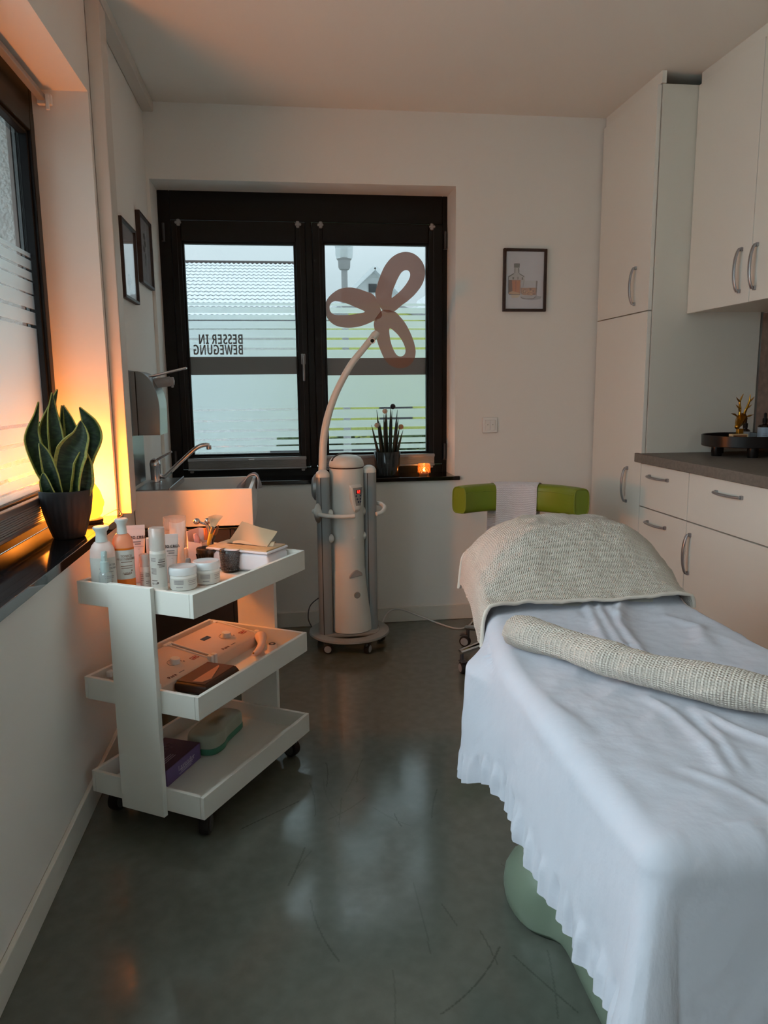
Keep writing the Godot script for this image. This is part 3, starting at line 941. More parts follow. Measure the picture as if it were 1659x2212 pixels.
func cupboards() -> void:
	var t := thing("tall_cabinet", "tall cream cabinet with two doors in the back right corner", "cabinet", Vector3(2.02, 0, 0.3))
	var b := MB.new()
	b.span(Vector3(1.735, 0.0, 0.012), Vector3(2.288, 2.648, 0.600), 0.001)
	wpart(t, "body", b, M.carcass)
	for e in [[0.1, 1.6525], [1.6575, 2.645]]:
		b = MB.new()
		b.span(Vector3(1.712, e[0], 0.014), Vector3(1.7315, e[1], 0.597), 0.0015)
		var p := wpart(t, "door", b, M.front)
		bow_handle(p, Vector3(1.712, 0.81 if e[0] < 1 else 1.784, 0.458), 0.172, true)
	b = MB.new()
	b.span(Vector3(1.725, 2.648, 0.012), Vector3(1.745, 2.6995, 0.61))
	wpart(t, "cornice", b, M.front)
	# base cabinets
	var units := [[0.603, 1.0405, true, "cream base cabinet with two drawers next to the tall cabinet"], [1.0445, 1.6425, false, "cream base cabinet with drawer and door beside the treatment bed"], [1.6465, 2.245, false, "cream base cabinet at the near end of the worktop"]]
	for u in units:
		t = thing("base_cabinet", u[3], "cabinet", Vector3(2.02, 0, (u[0] + u[1]) / 2), 0.0, "cream base cabinets under the worktop")
		b = MB.new()
		b.span(Vector3(1.735, 0.1, u[0]), Vector3(2.305, 0.935, u[1]))
		b.span(Vector3(1.78, 0.0, u[0]), Vector3(2.305, 0.1, u[1]))
		wpart(t, "body", b, M.carcass)
		b = MB.new()
		b.span(Vector3(1.712, 0.7245, u[0]), Vector3(1.7315, 0.932, u[1]), 0.0015)
		var p := wpart(t, "drawer", b, M.front)
		bow_handle(p, Vector3(1.712, 0.879, (u[0] + u[1]) / 2 - 0.04 if u[2] else (u[0] + u[1]) / 2), 0.172, false)
		b = MB.new()
		b.span(Vector3(1.712, 0.102, u[0]), Vector3(1.7315, 0.7195, u[1]), 0.0015)
		p = wpart(t, "drawer" if u[2] else "door", b, M.front)
		if u[2]: bow_handle(p, Vector3(1.712, 0.659, (u[0] + u[1]) / 2 - 0.04), 0.172, false)
		else: bow_handle(p, Vector3(1.712, 0.584, u[0] + 0.036), 0.172, true)
	b = MB.new()
	b.prism([Vector2(1.690, -0.572), Vector2(1.7095, -0.572), Vector2(1.7095, -0.6025), Vector2(2.3095, -0.6025), Vector2(2.3095, -2.25), Vector2(1.690, -2.25)], 0.043, Transform3D(Basis(Vector3(1, 0, 0), Vector3(0, 0, -1), Vector3(0, 1, 0)), Vector3(0, 0.937, 0)), 0.002)
	solo("worktop", b, M.worktop, "grey brown stone-look worktop over the base cabinets", "worktop")
	b = MB.new()
	b.span(Vector3(2.298, 0.981, 0.602), Vector3(2.3098, 1.644, 2.25))
	solo("splashback", b, M.splash, "dark taupe splashback panel behind the black tray", "splashback")
	t = thing("wall_cabinet", "cream wall cabinet with two doors above the black tray", "cabinet", Vector3(2.11, 1.648, 1.085))
	b = MB.new()
	b.span(Vector3(1.9245, 1.648, 0.602), Vector3(2.309, 2.648, 1.57), 0.001)
	wpart(t, "body", b, M.carcass)
	for e in [[0.604, 1.083, 1.018], [1.087, 1.568, 1.124]]:
		b = MB.new()
		b.span(Vector3(1.905, 1.640, e[0]), Vector3(1.9235, 2.645, e[1]), 0.0015)
		var p := wpart(t, "door", b, M.front)
		bow_handle(p, Vector3(1.905, 1.775, e[2]), 0.172, true)
	b = MB.new()
	b.span(Vector3(1.918, 2.648, 0.602), Vector3(1.938, 2.6995, 1.57))
	wpart(t, "cornice", b, M.front)

func bed_left(z: float) -> float:   # X of the left ridge of the covered couch
	if z > 2.6: return 0.437
	if z > 2.17: return lerpf(0.505, 0.437, smoothstep(2.12, 2.60, z))
	return lerpf(0.555, 0.505, clampf((z - 1.75) / 0.42, 0.0, 1.0))

func bed_right(z: float) -> float:
	return lerpf(1.09, 1.068, smoothstep(2.2, 2.7, z))

func hump(x: float, z: float) -> float:   # the padded head end under the towel
	var b := smoothstep(2.19, 2.0, z) * smoothstep(1.66, 1.82, z)
	b = pow(b, 0.8)
	var t := absf(x - lerpf(0.83, 0.795, smoothstep(1.9, 2.15, z))) / 0.305
	return 0.165 * b * maxf(0.0, 1.0 - pow(t, 3.6))

func ridge(x: float, z: float, line: Array, amp: float, wide: float) -> float:
	var p := Vector2(x, z)
	var best := 9.0
	var at := 0.0
	for i in line.size() - 1:
		var q := Geometry2D.get_closest_point_to_segment(p, line[i], line[i + 1])
		var d := q.distance_to(p)
		if d < best:
			best = d
			at = (i + q.distance_to(line[i]) / line[i].distance_to(line[i + 1])) / (line.size() - 1)
	if best > wide * 4.0: return 0.0
	return amp * exp(-best * best / (wide * wide)) * minf(1.0, 6.0 * minf(at + 0.05, 1.05 - at))

func bed() -> void:
	var t := thing("treatment_couch", "treatment couch on a bulbous sage green base under the white sheet", "treatment couch", Vector3(0.75, 0, 2.5))
	var b := MB.new()   # base: a rounded slab with a knob at each corner of the far end
	var outline := closed_smooth([Vector2(0.20, 0.62), Vector2(0.155, 0.40), Vector2(0.148, 0.16), Vector2(0.152, 0.03), Vector2(0.215, -0.03), Vector2(0.232, -0.14), Vector2(0.19, -0.235), Vector2(0.10, -0.24), Vector2(0.0, -0.225), Vector2(-0.10, -0.24), Vector2(-0.19, -0.235), Vector2(-0.232, -0.14), Vector2(-0.215, -0.03), Vector2(-0.152, 0.03), Vector2(-0.148, 0.16), Vector2(-0.155, 0.40), Vector2(-0.20, 0.62), Vector2(-0.1, 0.68), Vector2(0.1, 0.68)], 5)
	var ring := resample(outline, 96)
	var inner := Vector2(0, 0.1)
	var prof := [[0.0, 0.0, 0.004], [0.94, 0.0, 0.004], [0.985, 0.0, 0.012], [1.0, 0.0, 0.035], [0.99, 0.0, 0.065], [0.94, 0.0, 0.098], [0.84, 0.0, 0.122], [0.70, 0.0, 0.132], [0.4, 0.0, 0.138], [0.0, 0.0, 0.14]]
	b.grid(96, prof.size() - 1, func(u, w):
		var i := int(round(u * 96)) % 96
		var q: Array = prof[int(round(w * (prof.size() - 1)))]
		var c: Vector2 = inner.lerp(ring[i], q[0])
		var knob := exp(-pow(c.distance_to(Vector2(-0.165, -0.13)) / 0.075, 2.0)) + exp(-pow(c.distance_to(Vector2(0.165, -0.13)) / 0.075, 2.0))
		return Vector3(c.x, q[2] * (1.0 + 0.16 * knob - 0.25 * smoothstep(0.1, 0.6, c.y)), c.y), true, true)
	part(t, "base", b, M.sage)
	b = MB.new()
	b.box(Vector3(0, 0.33, 0.02), Vector3(0.30, 0.50, 0.46), 0.05)
	part(t, "column", b, M.sage)
	b = MB.new()
	b.box(Vector3(0.02, 0.56, 0.14), Vector3(0.44, 0.05, 1.0), 0.012)
	part(t, "frame", b, M.alu)
	b = MB.new()
	b.box(Vector3(0.005, 0.64, 0.20), Vector3(0.54, 0.12, 0.96), 0.04)
	part(t, "seat_pad", b, M.upholstery)
	b = MB.new()
	b.box(Vector3(0.085, 0.675, -0.52), Vector3(0.38, 0.14, 0.46), 0.05)
	part(t, "head_pad", b, M.upholstery)
	# ---- the sheet
	var rough := FastNoiseLite.new()
	rough.seed = 4
	rough.frequency = 3.2
	rough.fractal_octaves = 4
	var crease := FastNoiseLite.new()
	crease.seed = 11
	crease.noise_type = FastNoiseLite.TYPE_SIMPLEX
	crease.frequency = 5.0
	crease.fractal_type = FastNoiseLite.FRACTAL_RIDGED
	crease.fractal_octaves = 3
	var lines := [
		[[Vector2(0.805, 2.1), Vector2(0.777, 2.23), Vector2(0.735, 2.38), Vector2(0.70, 2.52)], 0.010, 0.014],
		[[Vector2(0.843, 2.107), Vector2(0.80, 2.25), Vector2(0.765, 2.38), Vector2(0.725, 2.56)], 0.011, 0.013],
		[[Vector2(0.955, 2.05), Vector2(0.87, 2.2), Vector2(0.80, 2.36), Vector2(0.75, 2.6)], 0.012, 0.014],
		[[Vector2(0.905, 2.06), Vector2(0.84, 2.2), Vector2(0.82, 2.3)], 0.007, 0.012],
		[[Vector2(0.663, 2.77), Vector2(0.676, 2.875), Vector2(0.665, 2.98), Vector2(0.64, 3.08)], 0.007, 0.012],
		[[Vector2(0.718, 2.843), Vector2(0.705, 2.94), Vector2(0.676, 3.06)], 0.006, 0.009],
		[[Vector2(0.723, 2.834), Vector2(0.745, 2.93), Vector2(0.80, 3.05), Vector2(0.86, 3.16)], 0.008, 0.011],
		[[Vector2(0.47, 2.46), Vector2(0.462, 2.56), Vector2(0.455, 2.72), Vector2(0.49, 2.9)], 0.007, 0.016],
		[[Vector2(0.547, 2.56), Vector2(0.60, 2.49), Vector2(0.66, 2.42)], 0.007, 0.018],
		[[Vector2(0.95, 2.3), Vector2(0.98, 2.4), Vector2(0.93, 2.52)], 0.008, 0.02],
		[[Vector2(0.586, 3.03), Vector2(0.625, 3.09), Vector2(0.66, 3.17)], 0.005, 0.012],
		[[Vector2(0.56, 3.19), Vector2(0.66, 3.185), Vector2(0.80, 3.195)], 0.005, 0.01],
		[[Vector2(0.60, 2.30), Vector2(0.57, 2.40), Vector2(0.60, 2.48)], 0.006, 0.018],
	]
	var z_end := 3.235
	var r := 0.04
	var drop_l := 0.275
	var drop_r := 0.25
	var drop_n := 0.50
	var nu := 190
	var nv := 300
	var P := []
	for j in nv + 1:
		var bz := lerpf(1.76, z_end + drop_n, float(j) / nv)
		for i in nu + 1:
			var zz := minf(bz, z_end)
			var xl := bed_left(zz)
			var xr := bed_right(zz)
			var dl := drop_l * lerpf(0.3, 1.0, smoothstep(2.16, 2.32, zz)) + 0.055 * exp(-pow((zz - 2.40) / 0.10, 2.0)) + 0.012 * sin(zz * 9.0)
			var a := lerpf(xl - dl, xr + drop_r, float(i) / nu)
			var cx := clampf(a, xl + r, xr - r)
			var cz := minf(bz, z_end - r)
			var dx := a - cx
			var dz := bz - cz
			var L := Vector2(dx, dz).length()
			var nx := dx / L if L > 1e-6 else 0.0
			var nz := dz / L if L > 1e-6 else 0.0
			var y := 0.72 + hump(cx, cz) - 0.012 * smoothstep(2.2, 2.1, cz)
			var w := 0.0   # wrinkle along the outward normal
			var flat := 1.0 - clampf((L - r) / 0.05, 0.0, 1.0)
			w += flat * (0.007 * rough.get_noise_2d(cx * 0.7, cz * 0.6) + 0.0034 * (crease.get_noise_2d(cx * 0.7 + cz * 0.35, cz * 0.55 - cx * 0.2) - 0.2))
			if flat > 0.0:
				for l in lines: w += flat * ridge(cx, cz, l[0], l[1], l[2])
			var p := Vector3(cx, y, cz)
			var q := r * PI / 2
			if L <= q:
				var an := L / r
				p += Vector3(nx * sin(an), cos(an) - 1.0, nz * sin(an)) * r
				p += Vector3(nx * sin(an), cos(an), nz * sin(an)) * w
			else:
				var dn := L - q
				var corner := clampf(minf(absf(nx), absf(nz)) * 1.6, 0.0, 1.0)
				var along := cz if absf(nx) > absf(nz) else cx
				var fold := sin(along * 16.0 + 1.3 * sin(along * 7.0)) * 0.007 + sin(along * 37.0 + 2.0) * 0.002
				fold += 0.013 * rough.get_noise_2d(along * 1.1, dn * 0.7 + 7.0) + 0.002 * crease.get_noise_2d(along * 0.9 + 3.0, dn * 0.9)
				if zz < 2.3: fold *= smoothstep(2.2, 2.3, zz)
				var out := r + dn * 0.05 * smoothstep(2.2, 2.3, zz) + fold * minf(1.0, dn * 5.0) * (1.0 - corner) + corner * dn * 0.20
				if nx < -0.9: out += 0.058 * exp(-pow((zz - 2.38) / 0.095, 2.0)) * minf(1.0, 0.25 + dn * 22.0)
				var hem := smoothstep(0.035, 0.0, (dl if nx < 0 else drop_r) - L) if absf(nz) < 0.5 else 0.0
				out += hem * (0.004 * sin(along * 190.0) + 0.005 * sin(along * 83.0))
				p += Vector3(nx * out, -r - dn * (1.0 - 0.12 * corner), nz * out) + Vector3(nx, 0.1, nz) * w * maxf(0.0, 1.0 - dn * 8.0)
			P.append(p)
	b = MB.new()
	b.sheet(nu, nv, P, false, true, Vector2(1.25, 2.0))
	solo("bed_sheet", b, M.sheet, "creased white sheet with a gathered hem draped over the treatment couch", "bed sheet")
	# ---- towel over the head end
	b = MB.new()
	var top := func(u: float, w: float) -> Vector3:
		var z := lerpf(2.205, 1.74, w) + 0.05 * pow(absf(u - 0.5) * 2.0, 3.0) * (1.0 - w) * (1.0 if u < 0.5 else -0.4)
		var xc := lerpf(0.83, 0.795, smoothstep(1.9, 2.15, z))
		var s := lerpf(-0.385, 0.325, u)   # cloth distance from the middle line
		var xl := bed_left(z) + 0.028 - 0.012 - xc
		var xr := bed_right(z) - 0.028 + 0.012 - xc
		var x := clampf(s, xl, xr)
		var over := absf(s - x)
		var y := 0.738 + hump(xc + x, z) + 0.010 * rough.get_noise_2d(u * 2.0, w * 2.0) + 0.006
		y += 0.006 * exp(-pow((w - 0.42 - 0.1 * (u - 0.5)) / 0.035, 2.0)) * smoothstep(0.35, 0.5, u) * smoothstep(0.9, 0.7, u)
		if over > 0.0:
			x += signf(s) * 0.02 * sin(minf(over / 0.03, PI / 2))
			y -= over * lerpf(0.4, 1.0, smoothstep(0.0, 0.05, over))
			if s < 0: x -= over * 0.1
		return Vector3(xc + x, y, z)
	b.shell(90, 60, top, 0.006, false, Vector2(0.79, 0.47))
	var tw := solo("towel", b, M.towel, "beige waffle towel spread over the raised head end of the couch", "towel", "beige waffle towels on the couch")
	for e in [0.0, 1.0]:
		b = MB.new()
		var pts := []
		for k in 61: pts.append(top.call(k / 60.0, e) + Vector3(0, 0.0, 0.001))
		b.tube(pts, 0.0052, 8)
		part(tw, "hem", b, M.towel_hem)
	# ---- rolled towel lying across
	var path := smooth([Vector3(0.505, 0.757, 2.462), Vector3(0.56, 0.757, 2.545), Vector3(0.625, 0.758, 2.655), Vector3(0.69, 0.758, 2.745), Vector3(0.765, 0.759, 2.825), Vector3(0.85, 0.760, 2.905), Vector3(0.95, 0.760, 2.985)], 10)
	var m := path.size()
	b = MB.new()
	b.grid(40, m + 7, func(u, w):
		var f: float = w * (m + 7) - 4.0
		var k := clampf(f, 0.0, m - 1)
		var i := int(minf(floor(k), m - 2))
		var c: Vector3 = path[i].lerp(path[i + 1], k - i)
		var d: Vector3 = (path[i + 1] - path[i]).normalized()
		var side := d.cross(Vector3.UP).normalized()
		var over := absf(f - k) / 4.0
		var a: float = u * TAU
		var rad := 0.0375 + 0.003 * sin(k * 0.35) + 0.004 * rough.get_noise_2d(cos(a) * 0.5 + k * 0.06, sin(a) * 0.5) - 0.004 * exp(-pow((k - 24.0) / 2.0, 2.0))
		rad *= sqrt(maxf(0.0, 1.0 - over * over))
		var e := side * cos(a) * 1.12 + Vector3.UP * sin(a) * (0.92 if sin(a) > 0 else 0.86)
		return c + e * rad + d * over * signf(f - k) * 0.025, true, false, Vector2(0.25, 0.75))
	solo("rolled_towel", b, M.towel, "rolled beige waffle towel lying across the white sheet", "towel", "beige waffle towels on the couch")

func castor(t: Node3D, at: Vector3, turn: float, r: float, hub: Material, tyre: Material, fork: Material) -> void:   # at: where the stem meets the frame
	var c := Vector3(at.x, r, at.z)
	var B := Basis(Vector3.UP, turn)
	var off := B * Vector3(0, 0, r * 0.5)
	c += off
	var b := MB.new()
	b.lathe([Vector2(0, -r * 0.5), Vector2(r * 0.80, -r * 0.5), Vector2(r * 0.95, -r * 0.4), Vector2(r, -r * 0.2), Vector2(r, r * 0.2), Vector2(r * 0.95, r * 0.4), Vector2(r * 0.80, r * 0.5), Vector2(0, r * 0.5)], 24, Transform3D(B * Basis(Vector3.BACK, PI / 2), c))
	var w := part(t, "castor", b, tyre)
	for s in [-1, 1]:
		b = MB.new()
		b.lathe([Vector2(0, 0), Vector2(r * 0.70, 0), Vector2(r * 0.66, r * 0.06), Vector2(0, r * 0.12)], 20, Transform3D(B * Basis(Vector3.BACK, -s * PI / 2), c + B * Vector3(s * r * 0.49, 0, 0)))
		part(w, "hub", b, hub)
	b = MB.new()
	b.box(c + B * Vector3(0, r * 0.55, -r * 0.1), Vector3(r * 0.42, r * 0.9, r * 1.2), r * 0.15, B)
	b.tube([Vector3(at.x, c.y + r * 0.4, at.z), at], r * 0.3, 12)
	b.box(c + B * Vector3(0, r * 1.08, r * 0.15), Vector3(r * 1.2, r * 0.22, r * 1.5), r * 0.1, B)
	part(w, "fork", b, fork)

func stool() -> void:
	var c := Vector3(1.06, 0, 0.72)
	var t := thing("stool", "lime green swivel stool with a curved bolster backrest and chrome base", "stool", c, -0.35)
	var b := MB.new()
	b.lathe([Vector2(0, 0.408), Vector2(0.17, 0.408), Vector2(0.192, 0.425), Vector2(0.2, 0.455), Vector2(0.196, 0.485), Vector2(0.178, 0.50), Vector2(0.10, 0.503), Vector2(0, 0.503)], 48)
	b.tube(range(49).map(func(k): return Vector3(sin(TAU * k / 48.0) * 0.181, 0.4985, cos(TAU * k / 48.0) * 0.181)), 0.0035, 6, false)
	part(t, "seat", b, M.green_leather)
	b = MB.new()
	b.lathe([Vector2(0, 0.385), Vector2(0.15, 0.385), Vector2(0.178, 0.40), Vector2(0.18, 0.41), Vector2(0, 0.412)], 40)
	part(t, "seat_plate", b, M.black)
	var sec := []   # cross-section of the bolster, (outwards, up)
	for k in 28:
		var a := TAU * k / 28
		var p := Vector2(signf(cos(a)) * pow(absf(cos(a)), 0.5) * 0.043, signf(sin(a)) * pow(absf(sin(a)), 0.55) * 0.067)
		sec.append(p)
	var arc := func(a: float, p: Vector2) -> Vector3:   # a = 0 at the back
		return Vector3(sin(a) * (0.335 + p.x), 0.768 + p.y, -cos(a) * (0.335 + p.x) + 0.095)
	b = MB.new()
	b.grid(28, 44, func(u, w):
		var p: Vector2 = sec[int(round(u * 28)) % 28]
		var e := minf(w, 1.0 - w) * 44.0
		return arc.call(lerpf(-1.02, 1.02, w), p * (0.93 if e < 0.5 else 1.0)), true, true)
	for s in [-1, 1]:
		var pts := []
		for p in sec: pts.append(arc.call(s * 1.02, p * 0.93))
		var nn := Vector3(s * cos(1.02), 0, sin(1.02))
		b.face(pts, nn)
		var cord := pts.duplicate()
		cord.append(pts[0])
		b.tube(cord, 0.0035, 6, false)
	var line := []
	for k in 33: line.append(arc.call(lerpf(-1.0, 1.0, k / 32.0), Vector2(-0.041, 0.037)))
	b.tube(line, 0.0022, 6)
	part(t, "backrest", b, M.green_leather)
	b = MB.new()
	b.tube(smooth([Vector3(0, 0.40, -0.08), Vector3(0, 0.405, -0.26), Vector3(0, 0.46, -0.32), Vector3(0, 0.66, -0.31), Vector3(0, 0.75, -0.27)], 6), 0.014, 10, true, 0.5)
	part(t, "back_support", b, M.chrome)
	b = MB.new()
	b.lathe([Vector2(0, 0.09), Vector2(0.035, 0.09), Vector2(0.033, 0.19), Vector2(0.026, 0.2), Vector2(0.026, 0.3), Vector2(0.016, 0.305), Vector2(0.016, 0.39), Vector2(0, 0.39)], 20)
	part(t, "column", b, M.chrome)
	for k in 5:
		var a := PI + 0.66 + TAU * k / 5
		var d := Vector3(cos(a), 0, -sin(a))
		b = MB.new()
		b.tube([d * 0.02 + Vector3(0, 0.135, 0), d * 0.16 + Vector3(0, 0.125, 0), d * 0.31 + Vector3(0, 0.10, 0)], [0.026, 0.022, 0.016], 12, true, 0.8)
		part(t, "leg", b, M.chrome)
		castor(t, d * 0.30 + Vector3(0, 0.095, 0), 0.5 + k, 0.029, M.grey_plastic, M.rubber, M.dark_grey)
	# hand towel over the backrest
	b = MB.new()
	b.shell(36, 60, func(u, w):
		var a := lerpf(-0.43, 0.26, u) + 0.02 * sin(w * 5.0)
		var s := lerpf(-0.235, 0.30, w)   # distance over the top: inside drop, top, outside drop
		var p := Vector2.ZERO
		if s < -0.05: p = Vector2(-0.05 - 0.006 * sin(u * 9.0 + 1.0) * minf(1.0, -s * 5.0), 0.045 + (s + 0.05) * (1.0 + 0.04 * sin(u * 7.0)))
		elif s < 0.05:
			var th := s / 0.05 * PI / 2
			p = Vector2(sin(th) * 0.05, 0.045 + cos(th) * 0.030)
		else: p = Vector2(0.05 + 0.004 * sin(u * 8.0), 0.045 - (s - 0.05))
		return Basis(Vector3.UP, -0.35) * arc.call(a, p) + c, 0.004, false, Vector2(0.3, 0.5))
	var h := solo("hand_towel", b, M.white_towel, "white ribbed hand towel hanging over the lime green backrest", "towel")

func steamer() -> void:
	var c := Vector3(0.292, 0, 0.345)
	var t := thing("facial_steamer", "white and grey facial steamer on castors with a long curved arm by the window", "facial steamer", c)
	var b := MB.new()   # base ring
	b.lathe([Vector2(0.152, 0.068), Vector2(0.196, 0.066), Vector2(0.206, 0.073), Vector2(0.204, 0.082), Vector2(0.195, 0.086), Vector2(0.158, 0.086), Vector2(0.152, 0.080), Vector2(0.152, 0.068)], 64)
	part(t, "base_ring", b, M.steam_base)
	b = MB.new()
	var disc := []
	for k in 48:
		var a := TAU * k / 48
		disc.append(Vector2(sin(a) * (0.155 if cos(a) < 0.45 else 0.155), minf(cos(a) * 0.155, 0.092)))
	b.prism(disc, 0.014, Transform3D(Basis(Vector3(1, 0, 0), Vector3(0, 0, 1), Vector3(0, -1, 0)), Vector3(0, 0.086, 0)), 0.003)
	part(t, "base_plate", b, M.steam_base)
	for k in 5:
		var a := 0.42 + TAU * k / 5
		castor(t, Vector3(sin(a) * 0.175, 0.07, cos(a) * 0.175), a + 2.2, 0.026, M.grey_plastic, M.rubber, M.dark_grey)
	# body
	b = MB.new()
	b.grid(56, 26, func(u, w):
		var a: float = u * TAU
		var y := lerpf(0.088, 0.918, w)
		var k := smoothstep(0.42, 0.09, y)
		var x := sin(a) * 0.085
		var z := cos(a) * 0.085
		if k > 0.0:
			x += k * 0.026 * maxf(0.0, sin(a)) + k * 0.004 * sin(a)
			z += k * 0.012 * maxf(0.0, cos(a))
		return Vector3(x, y, z), true, false)
	b.lathe([Vector2(0.085, 0.918), Vector2(0.07, 0.9185), Vector2(0, 0.9185)], 40)
	var body := part(t, "body", b, M.steam_white)
	b = MB.new()   # lower cover: a skin just outside the body, its top edge rising to the right
	b.grid(56, 20, func(u, w):
		var a: float = lerpf(-2.2, 2.2, u)
		var hi := 0.412 + 0.018 * sin(a * 0.9 + 0.1) + 0.012 * sin(a * 2.0 + 2.4)
		var y := lerpf(0.09, hi, w)
		var k := smoothstep(0.42, 0.09, y)
		var rr := 0.0875 - (0.003 if w > 0.99 else 0.0)
		return Vector3(sin(a) * rr + k * 0.026 * maxf(0.0, sin(a)) + k * 0.004 * sin(a), y, cos(a) * rr + k * 0.012 * maxf(0.0, cos(a))), false, false)
	var cover := part(t, "lower_cover", b, M.steam_white)
	var on := func(a: float, y: float, out: float) -> Transform3D:
		var k := smoothstep(0.42, 0.09, y)
		var p := Vector3(sin(a) * 0.0875 + k * 0.026 * maxf(0.0, sin(a)), y, cos(a) * 0.0875 + k * 0.012 * maxf(0.0, cos(a)))
		return Transform3D(Basis(Vector3.UP, a), p + Vector3(sin(a), 0, cos(a)) * out)
	b = MB.new()
	var grip := []
	for k in 13: grip.append(Vector2(-0.034 + 0.068 * k / 12.0, 0.022 * sin(PI * k / 12.0) + 0.01 * k / 12.0))
	grip.append(Vector2(0.036, -0.002))
	grip.append(Vector2(-0.036, -0.010))
	b.prism(grip, 0.012, on.call(0.36, 0.385, -0.007), 0.003)
	part(cover, "grip", b, M.grey_plastic, "recessed grip of the lower cover")
	b = MB.new()
	b.lathe([Vector2(0.0, 0), Vector2(0.017, 0), Vector2(0.017, 0.004), Vector2(0.013, 0.006), Vector2(0.012, 0.004), Vector2(0, 0.004)], 28, on.call(0.38, 0.285, -0.002) * Transform3D(Basis(Vector3.RIGHT, PI / 2), Vector3.ZERO))
	var bd := part(cover, "badge", b, M.steam_base)
	b = MB.new()
	b.text("v", 0.012, on.call(0.38, 0.285, 0.003) * Transform3D(Basis(), Vector3(0, -0.001, 0)))
	b.idx.append_array(PackedInt32Array())
	b = MB.new()
	b.lathe([Vector2(0.0, 0), Vector2(0.009, 0), Vector2(0.009, 0.003), Vector2(0, 0.0045)], 24, on.call(0.30, 0.575, -0.001) * Transform3D(Basis(Vector3.RIGHT, PI / 2), Vector3.ZERO))
	part(body, "button", b, M.steam_white)
	b = MB.new()
	b.lathe([Vector2(0, 0.924), Vector2(0.084, 0.924), Vector2(0.0865, 0.928), Vector2(0.0865, 0.936), Vector2(0.083, 0.952), Vector2(0.072, 0.968), Vector2(0.05, 0.979), Vector2(0.025, 0.983), Vector2(0, 0.984)], 44)
	var lid := part(t, "lid", b, M.steam_white)
	b = MB.new()
	b.lathe([Vector2(0, 0.917), Vector2(0.084, 0.917), Vector2(0.0842, 0.9245), Vector2(0, 0.9245)], 44)
	part(t, "lid_seam", b, M.wood_frame, "dark line under the lid")
	b = MB.new()
	b.tube(smooth([Vector3(-0.074, 0.956, 0.035), Vector3(-0.058, 0.976, 0.02), Vector3(-0.02, 0.990, -0.005), Vector3(0.03, 0.989, -0.02)], 6), 0.006, 8, true, 0.5)
	part(lid, "lid_clip", b, M.dark_grey)
	# control panel
	b = MB.new()
	var ph := func(s: float, tt: float, out: float) -> Vector3:   # s across, tt up
		var a := 0.47 + s / 0.0875
		return Vector3(sin(a) * (0.085 + out), tt, cos(a) * (0.085 + out))
	b.grid(16, 24, func(u, w):
		var tt := lerpf(0.700, 0.842, w)
		var half := 0.036 * sqrt(clampf((tt - 0.699) / 0.075, 0.0, 1.0))
		half = lerpf(half, 0.037, smoothstep(0.76, 0.84, tt))
		var s: float = u * 2.0 - 1.0
		var edge := minf(1.0 - absf(s), minf(w, 1.0 - w) * 1.6)
		return ph.call(s * half, tt, 0.015 * smoothstep(0.0, 0.22, edge)), false, false)
	var pan := part(t, "control_panel", b, M.steam_white)
	b = MB.new()
	b.grid(10, 16, func(u, w):
		var tt := lerpf(0.738, 0.828, w)
		var half: float = 0.012 + 0.013 * w
		return ph.call((u * 2.0 - 1.0) * half + 0.003, tt, 0.0162), false, false)
	part(pan, "keypad", b, M.steam_base)
	b = MB.new()
	for e in [[-0.007, 0.787], [0.014, 0.787], [-0.002, 0.771], [0.014, 0.771], [0.003, 0.757], [0.014, 0.757]]:
		var a: float = 0.47 + e[0] / 0.0875
		b.lathe([Vector2(0, 0), Vector2(0.0048, 0), Vector2(0.0048, 0.001), Vector2(0.003, 0.001), Vector2(0.003, 0.0004), Vector2(0, 0.0004)], 14, Transform3D(Basis(Vector3.UP, a) * Basis(Vector3.RIGHT, PI / 2), ph.call(e[0], e[1], 0.0163)))
	part(pan, "buttons", b, mat(rgb(44, 56, 84), 0.5), "small dark blue round buttons")
	b = MB.new()
	b.box(ph.call(0.003, 0.807, 0.0163), Vector3(0.026, 0.020, 0.0012), 0.0, Basis(Vector3.UP, 0.47 + 0.003 / 0.0875))
	var dsp := part(pan, "display", b, M.black)
	b = MB.new()
	var TT := Transform3D(Basis(Vector3.UP, 0.47 + 0.003 / 0.0875), ph.call(0.003, 0.799, 0.0172))
	var seg := func(x: float, y: float, w: float, h: float): b.box(TT * Vector3(x, y, 0), Vector3(w, h, 0.001), 0.0, TT.basis)
	seg.call(-0.005, 0.0085, 0.003, 0.0135)
	seg.call(0.0045, 0.015, 0.009, 0.0022); seg.call(0.0045, 0.0085, 0.009, 0.0022); seg.call(0.0045, 0.002, 0.009, 0.0022)
	seg.call(0.0082, 0.0118, 0.0022, 0.006); seg.call(0.001, 0.0052, 0.0022, 0.006)
	var red := mat(rgb(255, 60, 50), 0.5)
	red.emission_enabled = true
	red.emission = rgb(255, 40, 30)
	red.emission_energy_multiplier = 1.6
	part(pan, "digits", b, red, "glowing red digits 12")
	# columns
	for e in [[-0.121, 0.046, 0.880, 0.19], [0.113, -0.002, 0.893, -0.30]]:
		b = MB.new()
		var sec := []
		for k in 36:
			var a := TAU * k / 36
			sec.append(Vector2(signf(cos(a)) * pow(absf(cos(a)), 0.75), signf(sin(a)) * pow(absf(sin(a)), 0.75)) * 0.0345)
		b.grid(36, 1, func(u, w):
			var p: Vector2 = sec[int(round(u * 36)) % 36]
			return Vector3(e[0] + p.x, lerpf(0.08, e[2], w), e[1] + p.y), true, true)
		var col := part(t, "column", b, M.steam_grey)
		b = MB.new()
